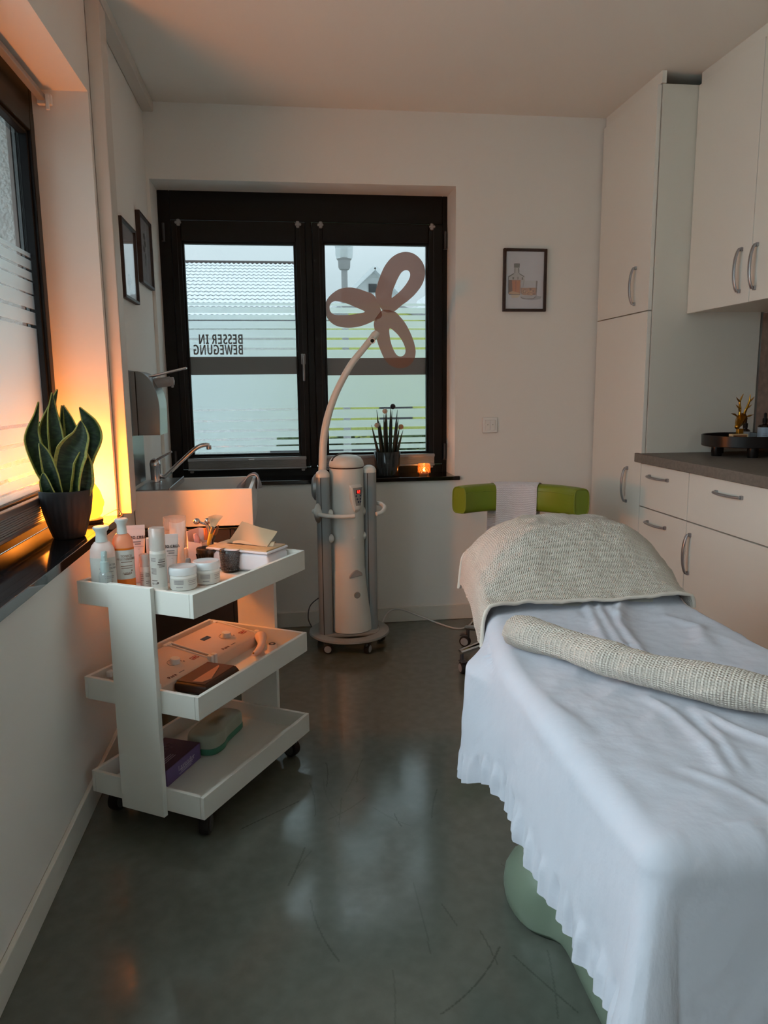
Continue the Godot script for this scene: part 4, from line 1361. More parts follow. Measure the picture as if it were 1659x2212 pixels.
		b.grid(36, 8, func(u, w):
			var p: Vector2 = sec[int(round(u * 36)) % 36]
			var th: float = w * PI / 2
			return Vector3(e[0] + p.x * cos(th) * 1.01, e[2] + 0.008 * minf(1.0, w * 8.0) + 0.028 * sin(th), e[1] + p.y * cos(th) * 1.01), true, true)
		part(col, "column_cap", b, M.steam_white)
		b = MB.new()
		b.box(Vector3(e[0] - 0.012, (0.08 + e[2]) / 2, e[1] + 0.0335), Vector3(0.0035, e[2] - 0.085, 0.003), 0.0)
		part(col, "slot", b, M.black)
		for y in [0.575, 0.70]:
			b = MB.new()
			b.ball(Vector3(e[0] - signf(e[0]) * 0.034, y, e[1] + 0.022), Vector3(0.014, 0.022, 0.016), 14, 10)
			part(col, "clamp", b, M.steam_white)
	# paddle and handles
	b = MB.new()
	b.ball(Vector3(-0.148, 0.705, 0.072), Vector3(0.021, 0.049, 0.016), 20, 14)
	b.ball(Vector3(-0.166, 0.712, 0.055), Vector3(0.013, 0.013, 0.013), 12, 8)
	part(t, "paddle", b, M.steam_white)
	b = MB.new()
	b.tube(smooth([Vector3(-0.143, 0.70, 0.085), Vector3(-0.11, 0.697, 0.112), Vector3(-0.05, 0.693, 0.126), Vector3(0.0, 0.693, 0.128), Vector3(0.026, 0.694, 0.127)], 6), 0.0105, 14)
	part(t, "handle", b, M.steam_white)
	b = MB.new()
	b.tube(smooth([Vector3(0.138, 0.735, -0.02), Vector3(0.172, 0.73, 0.0), Vector3(0.183, 0.718, 0.045), Vector3(0.165, 0.702, 0.085), Vector3(0.135, 0.697, 0.105)], 6), 0.0105, 14)
	part(t, "handle", b, M.steam_white)
	b = MB.new()
	b.lathe([Vector2(0, -0.02), Vector2(0.05, -0.02), Vector2(0.066, -0.008), Vector2(0.066, 0.008), Vector2(0.05, 0.02), Vector2(0, 0.02)], 32, Transform3D(Basis(Vector3.FORWARD, PI / 2) * Basis(Vector3.RIGHT, 0.2), Vector3(-0.148, 0.82, -0.03)))
	part(t, "side_disc", b, M.steam_grey)
	# arm
	b = MB.new()
	var arm := smooth([Vector3(-0.121, 0.86, 0.0), Vector3(-0.119, 0.92, 0.0), Vector3(-0.104, 1.10, 0.005), Vector3(-0.056, 1.26, 0.012), Vector3(0.022, 1.408, 0.02), Vector3(0.087, 1.49, 0.03)], 8)
	var radii := []
	for k in arm.size(): radii.append(lerpf(0.0205, 0.0155, float(k) / (arm.size() - 1)))
	b.tube(arm, radii, 18)
	part(t, "arm", b, M.steam_white)
	b = MB.new()
	b.tube(smooth([Vector3(0.086, 1.489, 0.03), Vector3(0.125, 1.535, 0.036), Vector3(0.15, 1.562, 0.036), Vector3(0.158, 1.572, 0.036)], 4), [0.0158, 0.0158, 0.016, 0.016, 0.0165, 0.017, 0.0185, 0.0195, 0.0185, 0.017, 0.0165, 0.016, 0.0145], 18)
	var head := part(t, "nozzle_head", b, M.steam_white)
	b = MB.new()
	b.lathe([Vector2(0.009, 0.0), Vector2(0.0145, 0.0), Vector2(0.0145, 0.012), Vector2(0.0125, 0.016), Vector2(0.0095, 0.015), Vector2(0.009, 0.0)], 24, Transform3D(Basis(Vector3.RIGHT, PI / 2 + 0.15) * Basis(), Vector3(0.131, 1.532, 0.045)))
	part(head, "nozzle_ring", b, M.white)
	b = MB.new()
	b.lathe([Vector2(0, 0.0), Vector2(0.0095, 0.0), Vector2(0.0095, 0.0115), Vector2(0, 0.0115)], 20, Transform3D(Basis(Vector3.RIGHT, PI / 2 + 0.15), Vector3(0.131, 1.532, 0.045)))
	part(head, "nozzle_opening", b, M.black)
	b = MB.new()
	b.tube(smooth([Vector3(0.46, 0.012, 0.20), Vector3(0.53, 0.07, 0.06), Vector3(0.60, 0.085, 0.05), Vector3(0.70, 0.045, 0.05), Vector3(0.80, 0.008, 0.08), Vector3(0.88, 0.006, 0.19), Vector3(0.95, 0.006, 0.18), Vector3(1.02, 0.02, 0.07), Vector3(1.05, 0.12, 0.02), Vector3(1.07, 0.25, 0.008)], 8), 0.0042, 8)
	solo("power_cable", b, M.cable, "thin white power cable looping over the floor behind the steamer", "cable")
	b = MB.new()
	b.tube(smooth([Vector3(0.10, 0.09, 0.30), Vector3(0.085, 0.12, 0.24), Vector3(0.10, 0.17, 0.18), Vector3(0.16, 0.21, 0.16), Vector3(0.20, 0.22, 0.20)], 6), 0.003, 8)
	part(t, "cord", b, M.dark_grey).position = -c

func trolley() -> void:
	var c := Vector3(-0.2875, 0, 1.645)
	var turn := 1.0297
	var t := thing("trolley", "white three-tier trolley with plank posts under the black sill", "trolley", c, turn)
	var hx := 0.3075
	var hz := 0.21
	for y in [0.085, 0.388, 0.684]:
		var b := MB.new()
		b.box(Vector3(0, y + 0.006, 0), Vector3(2 * hx - 0.004, 0.012, 2 * hz - 0.004), 0.0)
		var tr := part(t, "tray", b, M.trolley)
		for s in [-1, 1]:
			b = MB.new()
			b.box(Vector3(0, y + 0.0345, s * (hz - 0.0065)), Vector3(2 * hx, 0.069, 0.013), 0.0015)
			part(tr, "side_board", b, M.trolley)
			b = MB.new()
			b.box(Vector3(s * (hx - 0.0065), y + 0.0345, 0), Vector3(0.013, 0.069, 2 * hz - 0.026), 0.0015)
			part(tr, "end_board", b, M.trolley)
	for s in [-1, 1]:
		var b := MB.new()
		b.box(Vector3(s * (hx + 0.0085), 0.417, 0.0), Vector3(0.017, 0.69, 0.158), 0.0015)
		part(t, "post", b, M.trolley)
		for z in [-0.172, 0.172]: castor(t, Vector3(s * 0.262, 0.085, z), 2.3 + 0.5 * s + z, 0.033, M.dark_grey, M.rubber, M.black)
	trolley_top()
	trolley_lower(c, Basis(Vector3.UP, turn))

func bottle_label(t: Node3D, r: float, y0: float, y1: float, sz: float, lines: Array, turn: float, ink: Material) -> void:   # a printed sleeve round the front
	var b := MB.new()
	b.grid(28, 1, func(u, w):
		var a: float = lerpf(-1.35, 1.35, u) + turn
		return Vector3(sin(a) * (r + 0.0004), lerpf(y0, y1, w), cos(a) * (r + 0.0004) * sz), false, false)
	var l := part(t, "label", b, mat(rgb(205, 203, 196), 0.7))
	b = MB.new()
	for e in lines:
		if e[0] is String: b.text(e[0], e[1], Transform3D(Basis(Vector3.UP, turn + e[3]), Vector3(0, e[2], 0)), r + 0.0006, 0.0004)
		else:
			var half: float = e[0] / 2
			var k := 6
			for i in k: 
				var a: float = turn + e[3] + lerpf(-half, half, (i + 0.5) / k) / r
				b.box(Vector3(sin(a), 0, cos(a)) * (r + 0.0008) + Vector3(0, e[2], 0), Vector3(e[0] / k * 1.02, e[1], 0.0004), 0.0, Basis(Vector3.UP, a))
	if sz != 1.0:
		for i in b.v.size(): b.v[i].z = b.v[i].z * sz + 0.0004
	part(t, "print", b, ink, "printed lettering")

func trolley_top() -> void:
	var y := 0.6975
	var cl := rgb(222, 220, 216)
	var milky := solid_glass(rgb(246, 240, 236), 0.45, 0.35)
	milky.refraction_scale = 0.03
	# two tall oval bottles
	for k in 2:
		var at: Vector3 = [Vector3(-0.5525, y, 1.774), Vector3(-0.500, y, 1.742)][k]
		var hh: float = [0.212, 0.228][k]
		var r: float = [0.036, 0.031][k]
		var name_: String = ["white lotion bottle with a flared stopper on the trolley corner", "orange toner bottle with a white flared stopper on the trolley"][k]
		var t := thing("bottle", name_, "bottle", at, 0.1, "cosmetic bottles on the trolley")
		var b := MB.new()
		var sh := hh - 0.062
		b.lathe([Vector2(0, 0), Vector2(r * 0.94, 0), Vector2(r, 0.004), Vector2(r, sh - 0.02), Vector2(r * 0.96, sh - 0.008), Vector2(r * 0.84, sh + 0.004), Vector2(r * 0.62, sh + 0.014), Vector2(r * 0.42, sh + 0.019), Vector2(0, sh + 0.02)], 36, Transform3D(), 1.0, 0.72)
		var m := mat([rgb(232, 222, 216), rgb(240, 170, 130)][k], 0.3)
		m.backlight_enabled = true
		m.backlight = [Color(0.7, 0.66, 0.64), Color(0.7, 0.5, 0.38)][k]
		part(t, "body", b, m)
		if k == 1:
			b = MB.new()
			b.lathe([Vector2(0.0, 0.001), Vector2(r + 0.0003, 0.002), Vector2(r + 0.0003, sh - 0.026), Vector2(0, sh - 0.0255)], 36, Transform3D(), 1.0, 0.72)
			var lq := mat(rgb(238, 128, 38), 0.25)
			lq.backlight_enabled = true
			lq.backlight = Color(0.7, 0.36, 0.1)
			part(t, "liquid", b, lq, "orange liquid")
		b = MB.new()
		b.lathe([Vector2(0, sh + 0.016), Vector2(r * 0.5, sh + 0.016), Vector2(r * 0.44, sh + 0.034), Vector2(r * 0.44, hh - 0.017), Vector2(r * 0.62, hh - 0.008), Vector2(r * 0.64, hh - 0.003), Vector2(r * 0.56, hh), Vector2(0, hh)], 28)
		part(t, "stopper", b, mat(rgb(206, 212, 208), 0.4))
		var ink := mat([rgb(120, 118, 122), rgb(128, 92, 74)][k], 0.8)
		var off: float = [0.5, 0.35][k]
		if k == 0: bottle_label(t, r + 0.0005, 0.012, sh - 0.03, 0.72, [["LATTE DETER", 0.006, 0.098, off], ["GENTE CREMA", 0.006, 0.088, off], [0.03, 0.0018, 0.078, off], [0.03, 0.0018, 0.064, off], [0.026, 0.0018, 0.059, off], [0.02, 0.002, 0.045, off]], 0.0, ink)
		else: bottle_label(t, r + 0.0008, 0.045, sh - 0.032, 0.72, [["TONICO", 0.007, 0.116, off], ["PELLI SENSIBILI", 0.006, 0.107, off], [0.034, 0.0018, 0.098, off], [0.036, 0.0016, 0.086, off], [0.034, 0.0014, 0.079, off], ["natura", 0.007, 0.064, off], [0.004, 0.004, 0.071, off + 0.45], [0.02, 0.0015, 0.06, off]], 0.0, ink)
	# small pump spray with a clear body
	var t := thing("spray_bottle", "small clear pump spray bottle in front of the white lotion bottle", "bottle", Vector3(-0.541, y, 1.808), 0.2)
	var b := MB.new()
	b.lathe([Vector2(0, 0), Vector2(0.0185, 0), Vector2(0.0195, 0.003), Vector2(0.0195, 0.070), Vector2(0.0165, 0.079), Vector2(0.011, 0.083), Vector2(0.0105, 0.083), Vector2(0.0155, 0.077), Vector2(0.0182, 0.069), Vector2(0.0182, 0.004), Vector2(0, 0.003)], 28)
	part(t, "body", b, glass(0.22, rgb(205, 220, 220)))
	b = MB.new()
	b.lathe([Vector2(0, 0.0035), Vector2(0.0178, 0.0035), Vector2(0.0178, 0.022), Vector2(0, 0.022)], 24)
	part(t, "liquid", b, mat(rgb(58, 92, 132), 0.2), "blue liquid")
	b = MB.new()
	b.lathe([Vector2(0, 0.081), Vector2(0.0125, 0.081), Vector2(0.0125, 0.106), Vector2(0.0115, 0.112), Vector2(0.0085, 0.114), Vector2(0.0085, 0.140), Vector2(0.0075, 0.143), Vector2(0, 0.143)], 24)
	b.tube([Vector3(0, 0.13, 0.006), Vector3(0.0, 0.13, 0.013)], 0.003, 8)
	part(t, "pump", b, mat(rgb(186, 204, 202), 0.4))
	b = MB.new()
	b.tube([Vector3(0, 0.006, 0), Vector3(0.003, 0.085, 0)], 0.0013, 6)
	part(t, "dip_tube", b, M.white)
	# two airless dispensers
	for k in 2:
		var at: Vector3 = [Vector3(-0.400, y, 1.737), Vector3(-0.447, y, 1.702)][k]
		var hh: float = [0.196, 0.108][k]
		var r: float = [0.0243, 0.0158][k]
		t = thing("airless_dispenser", ["tall white airless dispenser with a clear cap on the trolley", "short white airless dispenser beside the tall dispenser"][k], "bottle", at, 0.1, "airless dispensers on the trolley")
		b = MB.new()
		b.lathe([Vector2(0, 0), Vector2(r * 0.96, 0), Vector2(r, 0.003), Vector2(r, hh * 0.62), Vector2(r * 0.95, hh * 0.63), Vector2(r * 0.93, hh * 0.70), Vector2(r * 0.80, hh * 0.73), Vector2(0, hh * 0.735)], 32)
		part(t, "body", b, mat(rgb(226, 220, 212), 0.35))
		b = MB.new()
		b.lathe([Vector2(0, hh * 0.73), Vector2(r * 0.76, hh * 0.73), Vector2(r * 0.76, hh * 0.86), Vector2(r * 0.6, hh * 0.93), Vector2(0, hh * 0.95)], 26)
		part(t, "pump", b, mat(rgb(214, 216, 212), 0.35))
		b = MB.new()
		b.lathe([Vector2(r * 0.97, hh * 0.645), Vector2(r * 1.0, hh * 0.645), Vector2(r * 1.0, hh * 0.98), Vector2(r * 0.9, hh), Vector2(0, hh), Vector2(0, hh * 0.992), Vector2(r * 0.86, hh * 0.99), Vector2(r * 0.95, hh * 0.975), Vector2(r * 0.95, hh * 0.645)], 32)
		part(t, "cap", b, glass(0.35, rgb(235, 225, 218)), "clear cap")
		var ink := mat(rgb(96, 84, 82), 0.8)
		if k == 0: bottle_label(t, r, 0.014, hh * 0.60, 1.0, [["siero", 0.007, 0.100, 0.55], [0.022, 0.003, 0.093, 0.5], [0.024, 0.0016, 0.086, 0.45], [0.02, 0.0016, 0.082, 0.5], [0.018, 0.0016, 0.078, 0.5], [0.016, 0.0012, 0.105, -0.55], [0.016, 0.0012, 0.101, -0.55], [0.016, 0.0012, 0.097, -0.55], [0.017, 0.0012, 0.073, -0.55], [0.017, 0.0012, 0.069, -0.55], [0.017, 0.0012, 0.065, -0.55], [0.017, 0.0012, 0.061, -0.55], [0.017, 0.0012, 0.057, -0.55], [0.018, 0.0022, 0.036, -0.5], ["50 ml", 0.006, 0.026, -0.5], [0.005, 0.005, 0.029, -0.1]], 0.0, ink)
		else: bottle_label(t, r, 0.008, hh * 0.5, 1.0, [[0.012, 0.0012, 0.048, 0.5], [0.014, 0.0012, 0.044, 0.5], [0.013, 0.0012, 0.040, 0.5], [0.01, 0.0012, 0.046, -0.6], [0.01, 0.0012, 0.040, -0.6], [0.01, 0.0012, 0.034, -0.6], [0.01, 0.0012, 0.028, -0.6], [0.012, 0.0012, 0.024, 0.5], [0.012, 0.0012, 0.018, 0.5]], 0.0, ink)
	# cream jars
	for k in 2:
		var at: Vector3 = [Vector3(-0.331, y, 1.721), Vector3(-0.266, y, 1.660)][k]
		t = thing("cream_jar", ["white cream jar at the near corner of the top tray", "white cream jar in front of the dotted glass"][k], "jar", at, 0.25 + 0.2 * k, "white cream jars on the trolley")
		b = MB.new()
		b.lathe([Vector2(0, 0), Vector2(0.037, 0), Vector2(0.0405, 0.004), Vector2(0.0415, 0.038), Vector2(0.041, 0.046), Vector2(0, 0.046)], 44)
		part(t, "body", b, M.white)
		b = MB.new()
		b.lathe([Vector2(0, 0.047), Vector2(0.0425, 0.047), Vector2(0.0432, 0.049), Vector2(0.0432, 0.066), Vector2(0.0405, 0.0705), Vector2(0.036, 0.0705), Vector2(0.033, 0.0695), Vector2(0, 0.069)], 44)
		part(t, "lid", b, mat(rgb(222, 226, 228), 0.25))
		var ink := mat(rgb(150, 144, 146), 0.8)
		bottle_label(t, 0.0415, 0.006, 0.038, 1.0, [[0.03, 0.0012, 0.033, -0.45], [0.03, 0.0012, 0.0305, -0.45], [0.03, 0.0012, 0.028, -0.45], [0.03, 0.0012, 0.0255, -0.45], [0.03, 0.0012, 0.023, -0.45], [0.028, 0.0012, 0.0205, -0.45], [0.02, 0.002, 0.012, -0.4], [0.03, 0.0014, 0.03, 0.6], [0.024, 0.0014, 0.025, 0.6], [0.028, 0.0014, 0.018, 0.6]], 0.0, ink)
	# tubes standing on their caps
	for k in 2:
		var at: Vector3 = [Vector3(-0.487, y, 1.615), Vector3(-0.382, y, 1.628)][k]
		var hh: float = [0.182, 0.152][k]
		var hw: float = [0.030, 0.029][k]
		t = thing("cream_tube", ["white cream tube with dark print behind the orange toner bottle", "white cream tube with dark print behind the tall dispenser"][k], "tube", at, [0.15, 0.1][k], "white cream tubes on the trolley")
		b = MB.new()
		b.grid(32, 12, func(u, w):
			var a: float = u * TAU
			var f := smoothstep(0.0, 0.95, w)
			return Vector3(sin(a) * lerpf(0.021, hw, f), lerpf(0.028, hh, w), cos(a) * lerpf(0.019, 0.0012, f)), true, false)
		b.box(Vector3(0, hh - 0.004, 0), Vector3(hw * 2, 0.012, 0.003), 0.0005)
		part(t, "body", b, mat(rgb(226, 216, 210), 0.4))
		b = MB.new()
		b.lathe([Vector2(0, 0), Vector2(0.0205, 0), Vector2(0.0215, 0.003), Vector2(0.021, 0.026), Vector2(0.02, 0.029), Vector2(0, 0.029)], 28)
		part(t, "cap", b, mat(rgb(222, 214, 206), 0.35))
		b = MB.new()
		var tilt := atan2(0.018, hh - 0.03)
		var face := func(yy: float, xx: float) -> Transform3D: return Transform3D(Basis(Vector3.RIGHT, -tilt), Vector3(xx, yy, 0.0015 + lerpf(0.0012, 0.0195, 1.0 - smoothstep(0.0, 0.95, (yy - 0.028) / (hh - 0.028)))))
		b.text("BIO CREA", 0.0085, face.call(hh - 0.037, 0.006), 0.0, 0.0006, "Droid Sans Bold")
		part(t, "print", b, M.ink, "bold dark lettering")
		b = MB.new()
		for e in [[0.042, 0.0012, hh - 0.041, 0.008], [0.024, 0.003, hh - 0.051, 0.004], [0.018, 0.003, hh - 0.058, 0.006], [0.032, 0.001, hh - 0.066, 0.008], [0.005, 0.001, hh - 0.074, 0.008]]: b.box(face.call(e[2], e[3]).origin, Vector3(e[0], e[1], 0.0006), 0.0, Basis(Vector3.RIGHT, -tilt))
		part(t, "small_print", b, M.ink_soft)
	# clear cylinder with a white roll in it
	t = thing("clear_cup", "tall clear plastic cylinder standing over a white tube", "cup", Vector3(-0.372, y, 1.552))
	b = MB.new()
	b.lathe([Vector2(0.0, 0.0), Vector2(0.033, 0), Vector2(0.037, 0.197), Vector2(0.0358, 0.197), Vector2(0.032, 0.002), Vector2(0, 0.002)], 40)
	part(t, "wall", b, glass(0.10, rgb(235, 215, 205)))
	t = thing("white_tube", "white tube with a curved crimped end inside the clear cylinder", "tube", Vector3(-0.367, y + 0.003, 1.552), 0.3)
	b = MB.new()
	b.grid(28, 14, func(u, w):
		var a: float = u * TAU
		var f := smoothstep(0.1, 1.0, w)
		var x := sin(a) * lerpf(0.019, 0.026, f)
		return Vector3(x, lerpf(0.03, 0.178, w) + (0.010 * pow(x / 0.026, 2.0) - 0.006) * w, cos(a) * lerpf(0.018, 0.0015, f) + 0.012 * f * (pow(x / 0.026, 2.0))), true, false)
	part(t, "body", b, mat(rgb(226, 220, 214), 0.4))
	b = MB.new()
	b.lathe([Vector2(0, 0), Vector2(0.019, 0), Vector2(0.0195, 0.002), Vector2(0.0195, 0.031), Vector2(0, 0.031)], 26)
	part(t, "cap", b, mat(rgb(216, 210, 204), 0.4))
	t = thing("pump_bottle", "tiny grey topped pump bottle between the jars and the clear cylinder", "bottle", Vector3(-0.328, y, 1.618))
	b = MB.new()
	b.lathe([Vector2(0, 0), Vector2(0.014, 0), Vector2(0.015, 0.003), Vector2(0.015, 0.045), Vector2(0.011, 0.05), Vector2(0, 0.05)], 22)
	part(t, "body", b, M.white)
	b = MB.new()
	b.lathe([Vector2(0, 0.05), Vector2(0.0095, 0.05), Vector2(0.0095, 0.066), Vector2(0.007, 0.071), Vector2(0, 0.071)], 20)
	part(t, "pump", b, M.grey_plastic)
	b = MB.new()
	b.box(Vector3(0, 0.072, 0), Vector3(0.03, 0.144, 0.03), 0.002)
	solo("carton", b, mat(rgb(228, 214, 198), 0.7), "slim cream carton behind the tall dispenser", "carton", "", Vector3(-0.436, y, 1.628), 0.35)
	# two smoky glasses
	t = thing("votive_glass", "smoky glass with raised dots next to the cream jars", "glass", Vector3(-0.201, y, 1.525))
	var smoke := mat(Color(0.10, 0.095, 0.095, 0.55), 0.12)
	smoke.transparency = BaseMaterial3D.TRANSPARENCY_ALPHA
	b = MB.new()
	b.lathe([Vector2(0, 0), Vector2(0.026, 0), Vector2(0.029, 0.003), Vector2(0.0345, 0.074), Vector2(0.0335, 0.0755), Vector2(0.0325, 0.074), Vector2(0.027, 0.006), Vector2(0, 0.005)], 40)
	part(t, "cup", b, smoke)
	b = MB.new()
	for row in 11:
		for k in 32:
			var a := TAU * (k + 0.5 * (row % 2)) / 32
			var yy := 0.009 + row * 0.0058
			var rr := lerpf(0.029, 0.0345, (yy - 0.003) / 0.071)
			b.ball(Vector3(sin(a) * rr, yy, cos(a) * rr), Vector3(0.0024, 0.0024, 0.0024), 6, 4)
	part(t, "dots", b, mat(rgb(84, 80, 80), 0.15), "", "stuff")
	t = thing("votive_glass", "dark faceted smoky glass behind the cream jars", "glass", Vector3(-0.281, y, 1.450))
	b = MB.new()
	b.lathe([Vector2(0, 0), Vector2(0.028, 0), Vector2(0.033, 0.004), Vector2(0.0395, 0.052), Vector2(0.0405, 0.066), Vector2(0.0395, 0.068), Vector2(0.038, 0.066), Vector2(0.031, 0.007), Vector2(0, 0.006)], 14)
	for k in 12:
		var a := TAU * k / 12
		b.tube([Vector3(sin(a) * 0.034, 0.008, cos(a) * 0.034), Vector3(sin(a + 0.26) * 0.0405, 0.05, cos(a + 0.26) * 0.0405)], 0.0018, 5)
		b.tube([Vector3(sin(a) * 0.034, 0.008, cos(a) * 0.034), Vector3(sin(a - 0.26) * 0.0405, 0.05, cos(a - 0.26) * 0.0405)], 0.0018, 5)
	var dk := mat(Color(0.07, 0.05, 0.045, 0.75), 0.1)
	dk.transparency = BaseMaterial3D.TRANSPARENCY_ALPHA
	part(t, "cup", b, dk)
	# pen cup with brushes and tools
	t = thing("organiser_cup", "pinkish white six-sided organiser cup between the clear cylinder and the tissue box", "organiser", Vector3(-0.315, y, 1.365), 0.2)
	b = MB.new()
	var hexo := []
	var hexi := []
	for k in 6:
		hexo.append(Vector3(sin(TAU * k / 6) * 0.052, 0, cos(TAU * k / 6) * 0.046))
		hexi.append(hexo[k] * 0.95)
	for k in 6:
		var k2 := (k + 1) % 6
		var top := [0.075, 0.082, 0.112, 0.118, 0.11, 0.082]
		var nn: Vector3 = (hexo[k] + hexo[k2]).normalized()
		b.face([hexo[k], hexo[k2], hexo[k2] + Vector3(0, top[k2], 0), hexo[k] + Vector3(0, top[k], 0)], nn)
		b.face([hexi[k], hexi[k2], hexi[k2] + Vector3(0, top[k2], 0), hexi[k] + Vector3(0, top[k], 0)], -nn)
		b.face([hexo[k] + Vector3(0, top[k], 0), hexo[k2] + Vector3(0, top[k2], 0), hexi[k2] + Vector3(0, top[k2], 0), hexi[k] + Vector3(0, top[k], 0)], Vector3.UP)
	b.box(Vector3(0, 0.002, 0), Vector3(0.08, 0.004, 0.07), 0)
	part(t, "wall", b, mat(rgb(232, 206, 196), 0.45))
	b = MB.new()
	b.box(Vector3(0, 0.04, 0.0), Vector3(0.088, 0.075, 0.002), 0.0)
	b.box(Vector3(0, 0.04, 0.0), Vector3(0.002, 0.075, 0.078), 0.0)
	part(t, "divider", b, mat(rgb(214, 188, 176), 0.5))
	var base := Vector3(-0.315, y, 1.365)
	# fan brush
	t = thing("mask_brush", "mask brush with fanned cream bristles and a yellow handle in the organiser cup", "brush", base)
	b = MB.new()
	b.tube([Vector3(0.012, 0.012, 0.02), Vector3(0.035, 0.085, 0.03), Vector3(0.043, 0.112, 0.032)], [0.004, 0.0065, 0.007], 12)
	part(t, "handle", b, mat(rgb(236, 186, 60), 0.35), "yellow handle")
	b = MB.new()
	b.tube([Vector3(0.042, 0.108, 0.032), Vector3(0.049, 0.133, 0.034)], [0.0078, 0.010], 14, true, 0.6)
	part(t, "ferrule", b, M.steel)
	b = MB.new()
	for k in 60:
		var a := (k % 20) / 19.0 - 0.5
		var z := (k / 20 - 1) * 0.0022
		var p0 := Vector3(0.049 + a * 0.014, 0.13, 0.034 + z)
		b.tube([p0, p0 + Vector3(0.006 + a * 0.016, 0.022, 0.001), p0 + Vector3(0.012 + a * 0.038, 0.046 - absf(a) * 0.012, 0.002)], [0.0011, 0.001, 0.0005], 5)
	part(t, "bristles", b, mat(rgb(226, 204, 168), 0.8), "", "stuff")
	t = thing("face_roller", "chrome face massage roller with two balls in the organiser cup", "massage roller", base)
	b = MB.new()
	b.tube(smooth([Vector3(0.03, 0.02, -0.005), Vector3(0.032, 0.10, -0.004), Vector3(0.026, 0.135, 0.0)], 5), 0.006, 12)
	part(t, "handle", b, M.chrome)
	for s in [-1, 1]:
		b = MB.new()
		b.tube([Vector3(0.026, 0.134, 0.0), Vector3(0.014 + s * 0.014, 0.145, 0.002)], 0.004, 8)
		b.ball(Vector3(0.010 + s * 0.019, 0.148, 0.003), Vector3(0.0125, 0.0115, 0.0115), 20, 14)
		part(t, "roller_ball", b, M.chrome)
	b = MB.new()
	b.tube([Vector3(0.0, 0.02, 0.004), Vector3(-0.012, 0.09, 0.008), Vector3(-0.016, 0.104, 0.009)], [0.010, 0.010, 0.006], 14)
	solo("glitter_vial", b, mat(rgb(232, 178, 176), 0.25), "pink clear vial leaning in the organiser cup", "vial", "", base)
	b = MB.new()
	b.tube([Vector3(0.018, 0.01, -0.02), Vector3(0.02, 0.118, -0.022)], 0.009, 16)
	solo("orange_tube", b, mat(rgb(234, 122, 66), 0.35), "orange tube behind the face roller in the organiser cup", "tube", "", base)
	t = thing("makeup_brush", "dark handled brush leaning right in the organiser cup", "brush", base)
	b = MB.new()
	b.tube([Vector3(0.02, 0.012, 0.012), Vector3(0.052, 0.10, 0.016)], [0.004, 0.0055], 10)
	part(t, "handle", b, M.dark_grey)
	b = MB.new()
	b.tube([Vector3(0.052, 0.10, 0.016), Vector3(0.058, 0.112, 0.017), Vector3(0.068, 0.134, 0.019)], [0.006, 0.0075, 0.002], 10)
	part(t, "bristles", b, mat(rgb(150, 104, 70), 0.8))
	# tissue box
	var B := Basis(Vector3.UP, 1.0297)
	var tc := Vector3(-0.2875, y, 1.645) + B * Vector3(0.205, 0, 0.032) + Vector3(0.0, 0, 0)
	tc = Vector3(-0.279, y, 1.65) + B * Vector3(0.2925 - 0.068, 0, 0.02)
	t = thing("tissue_box", "white tissue box with a bamboo lid on the far end of the trolley", "tissue box", tc, 1.0297)
	b = MB.new()
	b.box(Vector3(0, 0.0325, 0), Vector3(0.135, 0.065, 0.25), 0.012)
	b.box(Vector3(0, 0.069, 0), Vector3(0.135, 0.008, 0.25), 0.003)
	part(t, "body", b, mat(rgb(232, 230, 236), 0.45))
	b = MB.new()
	var bam := tri_planar(mat(Color.WHITE, 0.5), 9.0)
	bam.albedo_texture = noise(0.02, 81, [[0.0, rgb(186, 150, 104)], [1.0, rgb(214, 182, 136)]], 128, FastNoiseLite.TYPE_SIMPLEX, 5)
	b.box(Vector3(0, 0.0745, 0), Vector3(0.122, 0.006, 0.237), 0.002)
	part(t, "lid", b, bam, "bamboo lid")
	b = MB.new()
	b.box(Vector3(0, 0.0778, 0), Vector3(0.014, 0.0012, 0.16), 0.0005)
	part(t, "slot", b, M.black)
	# the tissue is a folded napkin pulled up through the slot
	var paper := mat(rgb(206, 182, 150), 0.9)
	paper.backlight_enabled = true
	paper.backlight = Color(0.42, 0.36, 0.29)
	t = thing("tissue", "unbleached brown paper tissue pulled out of the tissue box", "tissue", tc + Vector3(0, 0.0783, 0), 1.0297)
	b = MB.new()
	b.shell(16, 16, func(u, w):
		var a := Vector3(0.0, 0.0, -0.082)
		var q := Vector3(0.004, 0.0, 0.085)
		var r2 := Vector3(0.018, 0.050, 0.112)
		var s := Vector3(-0.012, 0.082, -0.012)
		var p := a.lerp(q, u).lerp(s.lerp(r2, u), w)
		return p + Vector3(0.010 * sin(u * 5.0 + w * 2.0) * (1.0 - w * 0.5), 0, 0), 0.0008)
	part(t, "sheet", b, paper)
	b = MB.new()
	b.shell(12, 8, func(u, w): return Vector3(0.026 * w + 0.008 * sin(u * 6.0) * w, 0.014 * sin(w * 2.6) + 0.002 * sin(u * 9.0), lerpf(-0.06, 0.105, u)), 0.0008)
	part(t, "fold", b, paper)

